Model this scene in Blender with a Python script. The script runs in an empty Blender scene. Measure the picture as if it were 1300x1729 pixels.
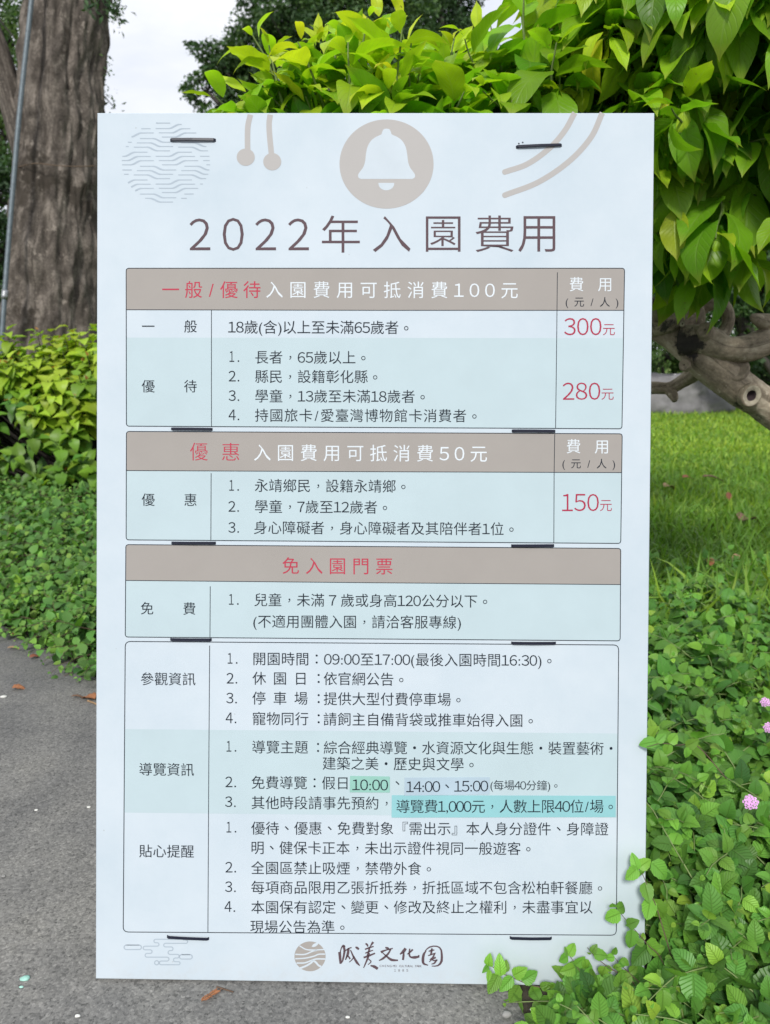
import bpy, math, random
import numpy as np
from mathutils import Vector, Matrix, noise as mnoise

random.seed(7)
RNG = np.random.default_rng(7)
S = bpy.context.scene
COL = S.collection
R_ = math.radians

# ------------------------------------------------------------------ camera, sky, sun, exposure
H = 1.1245                      # camera height above the path
PITCH = R_(11.5)
FPX, CX, CY = 1301.0, 650.0, 864.5
cam = bpy.data.cameras.new('camera')
cam.sensor_fit = 'VERTICAL'
cam.sensor_height = 34.6
cam.lens = 34.6 * FPX / 1729.0
cam.clip_start = 0.02
cam.clip_end = 3000
cam.dof.use_dof = True
cam.dof.focus_distance = 1.42
cam.dof.aperture_fstop = cam.lens / 4.6
camo = bpy.data.objects.new('camera', cam)
camo.location = (0, 0, H)
camo.rotation_euler = (math.pi / 2 - PITCH, 0, 0)
COL.objects.link(camo)
S.camera = camo

SUN_EL, SUN_AZ = R_(40), R_(193)     # azimuth measured from +Y towards +X: behind the camera, a little to the left
W = bpy.data.worlds.new('World')
S.world = W
W.use_nodes = True
wn, wl = W.node_tree.nodes, W.node_tree.links
wn.clear()
wo = wn.new('ShaderNodeOutputWorld')
sky = wn.new('ShaderNodeTexSky')
sky.sky_type = 'NISHITA'
sky.sun_disc = False
sky.sun_elevation = SUN_EL
sky.sun_rotation = SUN_AZ
bg1 = wn.new('ShaderNodeBackground')
bg1.inputs['Strength'].default_value = 0.12
wl.new(sky.outputs[0], bg1.inputs['Color'])
tc = wn.new('ShaderNodeTexCoord')
mp = wn.new('ShaderNodeMapping')
mp.inputs['Scale'].default_value = (1.0, 1.0, 2.2)
wl.new(tc.outputs['Generated'], mp.inputs['Vector'])
nz = wn.new('ShaderNodeTexNoise')
nz.inputs['Scale'].default_value = 3.2
nz.inputs['Detail'].default_value = 7
nz.inputs['Roughness'].default_value = 0.55
nz.inputs['Distortion'].default_value = 0.3
wl.new(mp.outputs[0], nz.inputs['Vector'])
cr = wn.new('ShaderNodeValToRGB')
cr.color_ramp.elements[0].position = 0.36
cr.color_ramp.elements[0].color = (0.68, 0.73, 0.83, 1)
cr.color_ramp.elements[1].position = 0.62
cr.color_ramp.elements[1].color = (0.90, 0.915, 0.96, 1)
wl.new(nz.outputs['Fac'], cr.inputs['Fac'])
bg2 = wn.new('ShaderNodeBackground')
bg2.inputs['Strength'].default_value = 0.78
wl.new(cr.outputs[0], bg2.inputs['Color'])
mr = wn.new('ShaderNodeMapRange')
mr.inputs['From Min'].default_value = 0.25
mr.inputs['From Max'].default_value = 0.42
mr.inputs['To Min'].default_value = 0.75
mr.inputs['To Max'].default_value = 1.0
wl.new(nz.outputs['Fac'], mr.inputs['Value'])
mx = wn.new('ShaderNodeMixShader')
wl.new(mr.outputs[0], mx.inputs['Fac'])
wl.new(bg1.outputs[0], mx.inputs[1])
wl.new(bg2.outputs[0], mx.inputs[2])
wl.new(mx.outputs[0], wo.inputs['Surface'])

sl = bpy.data.lights.new('sun', 'SUN')
sl.energy = 2.3
sl.angle = R_(9)
sl.color = (1.0, 0.97, 0.92)
so = bpy.data.objects.new('sun', sl)
sd = Vector((math.sin(SUN_AZ) * math.cos(SUN_EL), math.cos(SUN_AZ) * math.cos(SUN_EL), math.sin(SUN_EL)))
so.rotation_euler = sd.to_track_quat('Z', 'Y').to_euler()
so.location = (0, -3, 6)
COL.objects.link(so)

S.view_settings.view_transform = 'Standard'
S.view_settings.look = 'None'
S.view_settings.exposure = 0.58
S.view_settings.gamma = 1.0
S.view_settings.use_curve_mapping = False
S.cycles.max_bounces = 8
S.cycles.transparent_max_bounces = 8
S.cycles.use_denoising = True

# ------------------------------------------------------------------ photo geometry -> world
CR = np.array([1.0, 0, 0])
CF = np.array([0, math.cos(PITCH), -math.sin(PITCH)])
CU = np.array([0, math.sin(PITCH), math.cos(PITCH)])
C0 = np.array([0, 0, H])

def ray(px, py):
    return CF + CR * ((px - CX) / FPX) - CU * ((py - CY) / FPX)

def P(px, py, d):                       # point seen at this place of the photo, d metres along the lens axis
    return C0 + ray(px, py) * d

def G(px, py, z=0.0):                   # point of the ground
    r = ray(px, py)
    return C0 + r * ((z - H) / r[2])

B_R = np.array([[0.99988624, 0.00687411, -0.01342617], [-0.01447067, 0.18599763, -0.98244363], [-0.00425619, 0.98252615, 0.18607592]])
B_T = np.array([-0.0296003, 1.20458508, H - 1.12073129])
B_H, B_W = 1.5744, 1.0

def bp(px, py):                         # place on the board: metres right of its middle, metres above its foot
    r = ray(px, py)
    n = B_R[:, 2]
    q = C0 + r * (np.dot(B_T - C0, n) / np.dot(r, n))
    l = B_R.T @ (q - B_T)
    return float(l[0]), float(l[1])

# ------------------------------------------------------------------ objects
def tag(o, label=None, cat=None, group=None, kind=None):
    if label: o['label'] = label
    if cat: o['category'] = cat
    if group: o['group'] = group
    if kind: o['kind'] = kind
    return o

def empty(name, loc, label, cat, group=None):
    o = bpy.data.objects.new(name, None)
    o.empty_display_size = 0.1
    o.location = loc
    COL.objects.link(o)
    return tag(o, label, cat, group)

def link(name, me, mat, parent=None, smooth=False, local=False):
    o = bpy.data.objects.new(name, me)
    if mat:
        for m in (mat if isinstance(mat, (list, tuple)) else [mat]): me.materials.append(m)
    if smooth:
        me.polygons.foreach_set('use_smooth', np.ones(len(me.polygons), dtype=bool))
    COL.objects.link(o)
    if parent:
        o.parent = parent
        if parent.type == 'EMPTY' and not local:
            o.matrix_parent_inverse = parent_inv(parent)
    return o

def parent_inv(p):
    return Matrix.LocRotScale(p.location, p.rotation_euler, None).inverted()

def mesh(verts, faces):
    me = bpy.data.meshes.new('m')
    me.from_pydata([tuple(map(float, v)) for v in verts], [], [tuple(f) for f in faces])
    me.update()
    return me

def fast_mesh(V, F, uv=None, attrs=None):
    """V (n,3), F (m,k) all faces with the same k; uv per vertex; attrs name -> per vertex float"""
    me = bpy.data.meshes.new('m')
    n, (m, k) = len(V), F.shape
    me.vertices.add(n)
    me.vertices.foreach_set('co', np.ascontiguousarray(V, np.float32).ravel())
    me.loops.add(m * k)
    me.loops.foreach_set('vertex_index', np.ascontiguousarray(F, np.int32).ravel())
    me.polygons.add(m)
    me.polygons.foreach_set('loop_start', np.arange(0, m * k, k, dtype=np.int32))
    if uv is not None:
        l = me.uv_layers.new(name='uv')
        l.data.foreach_set('uv', np.ascontiguousarray(uv[F.ravel()], np.float32).ravel())
    for nm, a in (attrs or {}).items():
        at = me.attributes.new(nm, 'FLOAT', 'POINT')
        at.data.foreach_set('value', np.ascontiguousarray(a, np.float32))
    me.update(calc_edges=True)
    me.validate()
    return me

# ------------------------------------------------------------------ materials
def mat(name):
    m = bpy.data.materials.new(name)
    m.use_nodes = True
    nt = m.node_tree
    b = nt.nodes['Principled BSDF']
    return m, nt.nodes, nt.links, b

def N(nodes, t, **kw):
    n = nodes.new(t)
    for k, v in kw.items():
        if k.startswith('_'): setattr(n, k[1:], v)
        else: n.inputs[k.replace('__', ' ')].default_value = v
    return n

def math_(nodes, links, op, a, b=None):
    n = nodes.new('ShaderNodeMath'); n.operation = op
    for i, x in enumerate((a, b)):
        if x is None: continue
        if isinstance(x, (int, float)): n.inputs[i].default_value = x
        else: links.new(x, n.inputs[i])
    return n.outputs[0]

def ramp(nodes, links, fac, stops):
    r = nodes.new('ShaderNodeValToRGB')
    el = r.color_ramp.elements
    while len(el) < len(stops): el.new(0.5)
    for e, (p, c) in zip(el, stops):
        e.position = p
        e.color = (c[0], c[1], c[2], 1) if not isinstance(c, (int, float)) else (c, c, c, 1)
    links.new(fac, r.inputs[0])
    return r.outputs[0]

def mixc(nodes, links, fac, a, b, mode='MIX'):
    n = nodes.new('ShaderNodeMix'); n.data_type = 'RGBA'; n.blend_type = mode
    for s, x in ((0, fac), (6, a), (7, b)):
        if isinstance(x, (int, float)): n.inputs[s].default_value = x
        elif isinstance(x, tuple): n.inputs[s].default_value = (x[0], x[1], x[2], 1)
        else: links.new(x, n.inputs[s])
    return n.outputs[2]

def print_mat(name, c, rough=0.65, vary=0.05):
    m, n, l, b = mat(name)
    tcn = n.new('ShaderNodeTexCoord')
    t = N(n, 'ShaderNodeTexNoise', Scale=9.0, Detail=5.0, Roughness=0.6)
    l.new(tcn.outputs['Object'], t.inputs['Vector'])
    c2 = tuple(x * (1 - vary * 2) for x in c)
    l.new(ramp(n, l, t.outputs['Fac'], [(0.3, c2), (0.7, c)]), b.inputs['Base Color'])
    b.inputs['Roughness'].default_value = rough
    b.inputs['Specular IOR Level'].default_value = 0.15
    return m

def panel_mat():
    m, n, l, b = mat('corrugated_plastic_white')
    tcn = n.new('ShaderNodeTexCoord')
    t = N(n, 'ShaderNodeTexNoise', Scale=5.0, Detail=6.0, Roughness=0.65)
    l.new(tcn.outputs['Object'], t.inputs['Vector'])
    c = ramp(n, l, t.outputs['Fac'], [(0.3, (0.43, 0.500, 0.555)), (0.65, (0.485, 0.545, 0.595))])
    # specks and scuffs of dirt
    t2 = N(n, 'ShaderNodeTexVoronoi', Scale=60.0, Randomness=1.0)
    l.new(tcn.outputs['Object'], t2.inputs['Vector'])
    t3 = N(n, 'ShaderNodeTexNoise', Scale=17.0, Detail=2.0)
    l.new(tcn.outputs['Object'], t3.inputs['Vector'])
    f = math_(n, l, 'LESS_THAN', t2.outputs['Distance'], 0.085)
    f2 = math_(n, l, 'GREATER_THAN', t3.outputs['Fac'], 0.66)
    f = math_(n, l, 'MULTIPLY', f, f2)
    f = math_(n, l, 'MULTIPLY', f, 0.35)
    c = mixc(n, l, f, c, (0.25, 0.24, 0.22))
    # splashed soil in the lowest few centimetres
    sx = n.new('ShaderNodeSeparateXYZ'); l.new(tcn.outputs['Object'], sx.inputs[0])
    lo = ramp(n, l, sx.outputs['Y'], [(0.0, 1.0), (0.05, 0.0)])
    t4 = N(n, 'ShaderNodeTexNoise', Scale=40.0, Detail=5.0, Roughness=0.7)
    l.new(tcn.outputs['Object'], t4.inputs['Vector'])
    d = math_(n, l, 'MULTIPLY', lo, ramp(n, l, t4.outputs['Fac'], [(0.45, 0.0), (0.75, 0.28)]))
    c = mixc(n, l, d, c, (0.36, 0.34, 0.31))
    l.new(c, b.inputs['Base Color'])
    b.inputs['Roughness'].default_value = 0.62
    b.inputs['Specular IOR Level'].default_value = 0.15
    w = N(n, 'ShaderNodeTexWave', Scale=40.0, Distortion=0.0)
    w.bands_direction = 'X'
    l.new(tcn.outputs['Object'], w.inputs['Vector'])
    bu = N(n, 'ShaderNodeBump', Strength=0.012, Distance=0.002)
    l.new(w.outputs['Fac'], bu.inputs['Height'])
    l.new(bu.outputs[0], b.inputs['Normal'])
    return m

def leaf_mat(name, stops, rough=0.42, transl=0.32, vein=0.35, nv=7.0, bump=0.35, tcol=(1.12, 1.22, 0.5), bdist=0.002, tip=0.0):
    """stops: ramp over the 'age' attribute (0 old dark leaf .. 1 young leaf)"""
    m, n, l, b = mat(name)
    a = n.new('ShaderNodeAttribute'); a.attribute_name = 'age'
    r = n.new('ShaderNodeAttribute'); r.attribute_name = 'rnd'
    uv = n.new('ShaderNodeUVMap'); uv.uv_map = 'uv'
    sx = n.new('ShaderNodeSeparateXYZ'); l.new(uv.outputs[0], sx.inputs[0])
    u = math_(n, l, 'ABSOLUTE', math_(n, l, 'SUBTRACT', sx.outputs['X'], 0.5))
    mid = ramp(n, l, u, [(0.0, 1.0), (0.045, 0.0)])
    ph = math_(n, l, 'SUBTRACT', math_(n, l, 'MULTIPLY', sx.outputs['Y'], nv), math_(n, l, 'MULTIPLY', u, nv * 0.55))
    fr = math_(n, l, 'ABSOLUTE', math_(n, l, 'SUBTRACT', math_(n, l, 'FRACT', ph), 0.5))
    lat = ramp(n, l, fr, [(0.0, 1.0), (0.14, 0.0)])
    ribs = math_(n, l, 'MAXIMUM', mid, math_(n, l, 'MULTIPLY', lat, 0.6))
    col = ramp(n, l, a.outputs['Fac'], stops)
    geo = n.new('ShaderNodeTexCoord')
    nt = N(n, 'ShaderNodeTexNoise', Scale=22.0, Detail=4.0)
    l.new(geo.outputs['Object'], nt.inputs['Vector'])
    hv = n.new('ShaderNodeHueSaturation')
    l.new(col, hv.inputs['Color'])
    v = math_(n, l, 'ADD', math_(n, l, 'MULTIPLY', r.outputs['Fac'], 0.45), math_(n, l, 'MULTIPLY', nt.outputs['Fac'], 0.35))
    l.new(math_(n, l, 'ADD', v, 0.62), hv.inputs['Value'])
    l.new(math_(n, l, 'ADD', math_(n, l, 'MULTIPLY', r.outputs['Fac'], 0.02), 0.49), hv.inputs['Hue'])
    c = mixc(n, l, math_(n, l, 'MULTIPLY', ribs, vein), hv.outputs[0], (0.30, 0.42, 0.12))
    if tip:                              # paler tips and a few dry brown spots
        tp = ramp(n, l, sx.outputs['Y'], [(0.80, 0.0), (1.0, tip)])
        c = mixc(n, l, tp, c, (0.52, 0.46, 0.10))
        ns = N(n, 'ShaderNodeTexNoise', Scale=75.0, Detail=3.0)
        l.new(geo.outputs['Object'], ns.inputs['Vector'])
        c = mixc(n, l, ramp(n, l, ns.outputs['Fac'], [(0.70, 0.0), (0.74, 0.6)]), c, (0.16, 0.10, 0.03))
    l.new(c, b.inputs['Base Color'])
    b.inputs['Roughness'].default_value = rough
    b.inputs['Specular IOR Level'].default_value = 0.38
    bu = N(n, 'ShaderNodeBump', Strength=bump, Distance=bdist)
    inv = math_(n, l, 'SUBTRACT', 1.0, ribs)
    l.new(inv, bu.inputs['Height'])
    l.new(bu.outputs[0], b.inputs['Normal'])
    tr = n.new('ShaderNodeBsdfTranslucent')
    l.new(mixc(n, l, 1.0, c, tcol, 'MULTIPLY'), tr.inputs['Color'])
    ms = n.new('ShaderNodeMixShader'); ms.inputs[0].default_value = transl
    l.new(b.outputs[0], ms.inputs[1]); l.new(tr.outputs[0], ms.inputs[2])
    l.new(ms.outputs[0], n['Material Output'].inputs['Surface'])
    return m

def bark_mat(name, dark, mid_, light, sx=14.0, sy=2.0, bump=0.6, patches=None, rough=0.9, soot=False):
    m, n, l, b = mat(name)
    uv = n.new('ShaderNodeUVMap'); uv.uv_map = 'uv'
    mpn = n.new('ShaderNodeMapping'); mpn.inputs['Scale'].default_value = (sx, sy, 1)
    l.new(uv.outputs[0], mpn.inputs['Vector'])
    t = N(n, 'ShaderNodeTexNoise', Scale=1.0, Detail=8.0, Roughness=0.65, Distortion=0.5)
    l.new(mpn.outputs[0], t.inputs['Vector'])
    tcn = n.new('ShaderNodeTexCoord')
    t2 = N(n, 'ShaderNodeTexNoise', Scale=60.0, Detail=6.0, Roughness=0.7)
    l.new(tcn.outputs['Object'], t2.inputs['Vector'])
    f = math_(n, l, 'ADD', math_(n, l, 'MULTIPLY', t.outputs['Fac'], 0.68), math_(n, l, 'MULTIPLY', t2.outputs['Fac'], 0.32))
    c = ramp(n, l, f, [(0.34, dark), (0.5, mid_), (0.68, light)])
    if patches:                           # lichen and sooty blotches
        t3 = N(n, 'ShaderNodeTexNoise', Scale=patches[0], Detail=6.0, Roughness=0.7)
        l.new(tcn.outputs['Object'], t3.inputs['Vector'])
        c = mixc(n, l, ramp(n, l, t3.outputs['Fac'], [(patches[1], 0.0), (patches[1] + 0.05, 0.92)]), c, patches[2])
        t5 = N(n, 'ShaderNodeTexNoise', Scale=patches[0] * 6, Detail=5.0, Roughness=0.7)
        l.new(tcn.outputs['Object'], t5.inputs['Vector'])
        c = mixc(n, l, ramp(n, l, t5.outputs['Fac'], [(0.62, 0.0), (0.68, 0.7)]), c, light)
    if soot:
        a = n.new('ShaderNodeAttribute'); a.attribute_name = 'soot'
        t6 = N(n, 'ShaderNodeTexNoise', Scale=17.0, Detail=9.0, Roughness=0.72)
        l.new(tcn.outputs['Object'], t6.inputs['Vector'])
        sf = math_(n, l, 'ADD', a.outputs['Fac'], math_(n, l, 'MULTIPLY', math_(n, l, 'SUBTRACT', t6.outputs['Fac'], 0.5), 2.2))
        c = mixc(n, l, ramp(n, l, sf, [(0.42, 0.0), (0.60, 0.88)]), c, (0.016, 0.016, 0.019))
    l.new(c, b.inputs['Base Color'])
    b.inputs['Roughness'].default_value = rough
    b.inputs['Specular IOR Level'].default_value = 0.2
    bu = N(n, 'ShaderNodeBump', Strength=bump, Distance=0.012)
    l.new(f, bu.inputs['Height'])
    l.new(bu.outputs[0], b.inputs['Normal'])
    return m

def plain(name, c, rough=0.5, metal=0.0, vary=0.25, scale=30.0):
    m, n, l, b = mat(name)
    tcn = n.new('ShaderNodeTexCoord')
    t = N(n, 'ShaderNodeTexNoise', Scale=scale, Detail=6.0, Roughness=0.65)
    l.new(tcn.outputs['Object'], t.inputs['Vector'])
    l.new(ramp(n, l, t.outputs['Fac'], [(0.3, tuple(x * (1 - vary) for x in c)), (0.7, tuple(min(1, x * (1 + vary)) for x in c))]), b.inputs['Base Color'])
    b.inputs['Roughness'].default_value = rough
    b.inputs['Metallic'].default_value = metal
    bu = N(n, 'ShaderNodeBump', Strength=0.2, Distance=0.003)
    l.new(t.outputs['Fac'], bu.inputs['Height'])
    l.new(bu.outputs[0], b.inputs['Normal'])
    return m

def asphalt_mat():
    m, n, l, b = mat('asphalt')
    tcn = n.new('ShaderNodeTexCoord')
    v = N(n, 'ShaderNodeTexVoronoi', Scale=230.0, Randomness=1.0)
    l.new(tcn.outputs['Object'], v.inputs['Vector'])
    v2 = N(n, 'ShaderNodeTexVoronoi', Scale=150.0, Randomness=1.0)
    l.new(tcn.outputs['Object'], v2.inputs['Vector'])
    t = N(n, 'ShaderNodeTexNoise', Scale=420.0, Detail=5.0, Roughness=0.75)
    l.new(tcn.outputs['Object'], t.inputs['Vector'])
    t2 = N(n, 'ShaderNodeTexNoise', Scale=2.6, Detail=7.0, Roughness=0.6)
    l.new(tcn.outputs['Object'], t2.inputs['Vector'])
    sp = n.new('ShaderNodeSeparateColor'); l.new(v.outputs['Color'], sp.inputs[0])
    sp2 = n.new('ShaderNodeSeparateColor'); l.new(v2.outputs['Color'], sp2.inputs[0])
    f = math_(n, l, 'ADD', math_(n, l, 'MULTIPLY', sp.outputs[0], 0.30), math_(n, l, 'MULTIPLY', t.outputs['Fac'], 0.5))
    f = math_(n, l, 'ADD', f, math_(n, l, 'MULTIPLY', sp2.outputs[1], 0.2))
    c = ramp(n, l, f, [(0.22, (0.070, 0.070, 0.067)), (0.38, (0.155, 0.154, 0.148)), (0.62, (0.225, 0.223, 0.212)), (0.78, (0.31, 0.305, 0.29)), (0.88, (0.50, 0.49, 0.46))])
    c = mixc(n, l, 0.8, c, ramp(n, l, t2.outputs['Fac'], [(0.3, (0.66, 0.66, 0.68)), (0.7, (1.12, 1.10, 1.06))]), 'MULTIPLY')
    t9 = N(n, 'ShaderNodeTexNoise', Scale=0.9, Detail=9.0, Roughness=0.72, Distortion=0.6)
    l.new(tcn.outputs['Object'], t9.inputs['Vector'])
    c = mixc(n, l, 0.85, c, ramp(n, l, t9.outputs['Fac'], [(0.34, (0.62, 0.63, 0.66)), (0.5, (1.0, 1.0, 1.0)), (0.68, (1.16, 1.14, 1.08))]), 'MULTIPLY')
    sxy = n.new('ShaderNodeSeparateXYZ'); l.new(tcn.outputs['Object'], sxy.inputs[0])
    far_dark = ramp(n, l, math_(n, l, 'ADD', math_(n, l, 'MULTIPLY', sxy.outputs['Y'], 0.2), math_(n, l, 'MULTIPLY', t9.outputs['Fac'], 0.2)), [(0.46, 0.0), (0.66, 0.38)])  # asphalt tone darkens with distance, broken up by noise
    c = mixc(n, l, far_dark, c, (0.062, 0.064, 0.068))
    l.new(c, b.inputs['Base Color'])
    b.inputs['Roughness'].default_value = 0.88
    b.inputs['Specular IOR Level'].default_value = 0.25
    h = math_(n, l, 'ADD', math_(n, l, 'MULTIPLY', v2.outputs['Distance'], -0.8), math_(n, l, 'MULTIPLY', t.outputs['Fac'], 0.7))
    bu = N(n, 'ShaderNodeBump', Strength=0.4, Distance=0.003)
    l.new(h, bu.inputs['Height'])
    l.new(bu.outputs[0], b.inputs['Normal'])
    return m

def soil_mat():
    m, n, l, b = mat('soil_and_turf')
    tcn = n.new('ShaderNodeTexCoord')
    t = N(n, 'ShaderNodeTexNoise', Scale=14.0, Detail=8.0, Roughness=0.7)
    l.new(tcn.outputs['Object'], t.inputs['Vector'])
    sx = n.new('ShaderNodeSeparateXYZ'); l.new(tcn.outputs['Object'], sx.inputs[0])
    far = ramp(n, l, math_(n, l, 'MULTIPLY', sx.outputs['Y'], 0.1), [(0.36, 0.0), (0.5, 1.0)])
    soil = ramp(n, l, t.outputs['Fac'], [(0.35, (0.020, 0.018, 0.012)), (0.65, (0.060, 0.050, 0.032))])
    turf = ramp(n, l, t.outputs['Fac'], [(0.3, (0.07, 0.12, 0.014)), (0.7, (0.20, 0.29, 0.028))])
    l.new(mixc(n, l, far, soil, turf), b.inputs['Base Color'])
    b.inputs['Roughness'].default_value = 0.95
    bu = N(n, 'ShaderNodeBump', Strength=0.8, Distance=0.02)
    l.new(t.outputs['Fac'], bu.inputs['Height'])
    l.new(bu.outputs[0], b.inputs['Normal'])
    return m

# ------------------------------------------------------------------ shapes
def smooth_path(pts, n):
    pts = np.asarray(pts, float)
    if len(pts) == 2:
        t = np.linspace(0, 1, n)[:, None]
        return pts[0] * (1 - t) + pts[1] * t
    q = np.vstack([2 * pts[0] - pts[1], pts, 2 * pts[-1] - pts[-2]])
    out = []
    m = len(pts) - 1
    for s in np.linspace(0, m - 1e-6, n):
        i = int(s); t = s - i
        a, b, c, d = q[i], q[i + 1], q[i + 2], q[i + 3]
        out.append(0.5 * ((2 * b) + (c - a) * t + (2 * a - 5 * b + 4 * c - d) * t * t + (3 * b - a - 3 * c + d) * t ** 3))
    return np.array(out)

def tube(pts, radii, n=24, k=12, rough=0.0, freq=6.0, ridge=0.0, nridge=7, cap=True, seed=0.0):
    """swept tube through pts -> verts, quads, uv"""
    pr = smooth_path(np.hstack([np.asarray(pts, float), np.asarray(radii, float)[:, None]]), n)
    p, r = pr[:, :3], np.maximum(pr[:, 3], 1e-4)
    tg = np.gradient(p, axis=0)
    tg /= np.linalg.norm(tg, axis=1)[:, None]
    ref = np.array([0, -1.0, 0.15]) if abs(tg[0][1]) < 0.9 else np.array([1.0, 0, 0])
    a = ref - tg[0] * np.dot(ref, tg[0]); a /= np.linalg.norm(a)
    V, UVs = [], []
    L = np.concatenate([[0], np.cumsum(np.linalg.norm(np.diff(p, axis=0), axis=1))])
    for i in range(n):
        a = a - tg[i] * np.dot(a, tg[i]); a /= np.linalg.norm(a)
        b = np.cross(tg[i], a)
        for j in range(k):
            th = 2 * math.pi * j / k
            rr = r[i]
            dv = a * math.cos(th) + b * math.sin(th)
            if rough or ridge:
                q = Vector(p[i] + dv * r[i])
                nn = mnoise.fractal(q * freq + Vector((seed, 0, 0)), 0.8, 2.1, 4)
                rr *= 1 + rough * nn
                if ridge:
                    w = mnoise.noise(Vector((math.cos(th) * nridge * 0.5, math.sin(th) * nridge * 0.5, L[i] * 2.2 + seed)))
                    w2 = mnoise.noise(Vector((math.cos(th) * nridge * 1.4, math.sin(th) * nridge * 1.4, L[i] * 6.0 + seed)))
                    rr *= 1 + ridge * (w + 0.5 * w2)
            V.append(p[i] + dv * rr)
            UVs.append((j / k, L[i]))
    F = [(i * k + j, i * k + (j + 1) % k, (i + 1) * k + (j + 1) % k, (i + 1) * k + j) for i in range(n - 1) for j in range(k)]
    V, UVs = np.array(V), np.array(UVs)
    if cap:
        for i, flip in ((0, True), (n - 1, False)):
            c = len(V)
            V = np.vstack([V, p[i]]); UVs = np.vstack([UVs, [0.5, L[i]]])
            for j in range(0, k, 2):
                f = (c, i * k + j, i * k + (j + 1) % k, i * k + (j + 2) % k)
                F.append(f[::-1] if flip else f)
    return V, np.array(F), UVs

def join(parts):
    V, F, U, o = [], [], [], 0
    for v, f, u in parts:
        V.append(v); F.append(f + o); U.append(u); o += len(v)
    return np.vstack(V), np.vstack(F), np.vstack(U)

def tubes_obj(name, parts, m, parent):
    V, F, U = join(parts)
    return link(name, fast_mesh(V, F, U), m, parent, smooth=True)

PROFILES = {
    'drip': ([0, .05, .15, .3, .45, .6, .75, .86, .93, 1], [.02, .14, .34, .47, .5, .46, .33, .16, .06, 0]),
    'ovate': ([0, .04, .12, .25, .4, .55, .7, .85, .95, 1], [.03, .2, .39, .49, .5, .46, .37, .22, .09, 0]),
    'heart': ([0, .03, .1, .22, .4, .55, .7, .85, .95, 1], [.06, .28, .44, .5, .47, .39, .28, .14, .05, 0]),
    'blade': ([0, .3, .7, 1], [.45, .5, .32, .02]),
    'needle': ([0, .4, 1], [.15, .5, .05]),
}

def template(profile, nl, nw, fold=0.15, bend=0.6, wave=0.0, wfreq=3.0, saw=0.0, ph=0.0):
    t = np.linspace(0, 1, nl + 1)
    w = np.interp(t, *PROFILES[profile])
    V, U = [], []
    for j in range(nl + 1):
        b = bend if abs(bend) > 1e-3 else 1e-3
        y, zc = math.sin(b * t[j]) / b, -(1 - math.cos(b * t[j])) / b
        for i in range(-nw, nw + 1):
            e = i / nw
            ww = w[j] * (1 + (saw if (j % 2 and abs(i) == nw) else 0))
            V.append((ww * e, y, zc, abs(e) * w[j] * fold + wave * abs(e) * math.sin(wfreq * 6.283 * t[j] + ph + (1.7 if e > 0 else 0)) * w[j]))
            U.append((0.5 + e * 0.5, t[j]))
    k = 2 * nw + 1
    F = [(j * k + i, j * k + i + 1, (j + 1) * k + i + 1, (j + 1) * k + i) for j in range(nl) for i in range(k - 1)]
    return np.array(V), np.array(F), np.array(U)

class Leaves:
    """many leaves collected for one mesh"""
    def __init__(self, temps, ratio):
        self.t, self.ratio = temps, ratio
        self.b, self.d, self.n, self.l, self.w, self.a = [], [], [], [], [], []
    def add(self, base, d, nrm, length, age=0.5, w=1.0):
        self.b.append(base); self.d.append(d); self.n.append(nrm); self.l.append(length); self.w.append(w); self.a.append(age)
    def build(self, name, m, parent=None, keep=None):
        b, d, nn = (np.array(x, float) for x in (self.b, self.d, self.n))
        L, wd, ag = np.array(self.l), np.array(self.w), np.array(self.a)
        d /= np.linalg.norm(d, axis=1)[:, None] + 1e-9
        nn = nn - d * (d * nn).sum(1)[:, None]
        bad = np.linalg.norm(nn, axis=1) < 1e-4
        nn[bad] = np.cross(d[bad], [0.31, 0.5, 0.2])
        nn /= np.linalg.norm(nn, axis=1)[:, None]
        if keep is not None:
            k = keep(b, b + d * L[:, None])
            b, d, nn, L, wd, ag = b[k], d[k], nn[k], L[k], wd[k], ag[k]
        s = np.cross(d, nn)
        pick = RNG.integers(0, len(self.t), len(b))
        rnd = RNG.random(len(b))
        Vs, Fs, Us, A, Rn, off = [], [], [], [], [], 0
        for ti, (V, F, U) in enumerate(self.t):
            ix = np.where(pick == ti)[0]
            if not len(ix): continue
            x = V[None, :, 0] * (self.ratio * wd[ix])[:, None]
            y = np.broadcast_to(V[None, :, 1], x.shape)
            z = V[None, :, 2] + V[None, :, 3] * (self.ratio * wd[ix])[:, None]
            pts = b[ix][:, None] + L[ix][:, None, None] * (x[..., None] * s[ix][:, None] + y[..., None] * d[ix][:, None] + z[..., None] * nn[ix][:, None])
            nv = V.shape[0]
            Vs.append(pts.reshape(-1, 3))
            Fs.append((F[None] + (off + np.arange(len(ix)) * nv)[:, None, None]).reshape(-1, F.shape[1]))
            Us.append(np.tile(U, (len(ix), 1)))
            A.append(np.repeat(ag[ix], nv)); Rn.append(np.repeat(rnd[ix], nv))
            off += nv * len(ix)
        me = fast_mesh(np.vstack(Vs), np.vstack(Fs), np.vstack(Us), {'age': np.concatenate(A), 'rnd': np.concatenate(Rn)})
        return link(name, me, m, parent, smooth=True)

def rdir():
    v = RNG.normal(size=3)
    return v / np.linalg.norm(v)

def unit(v):
    v = np.asarray(v, float)
    return v / (np.linalg.norm(v) + 1e-9)

UP = np.array([0, 0, 1.0])
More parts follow.
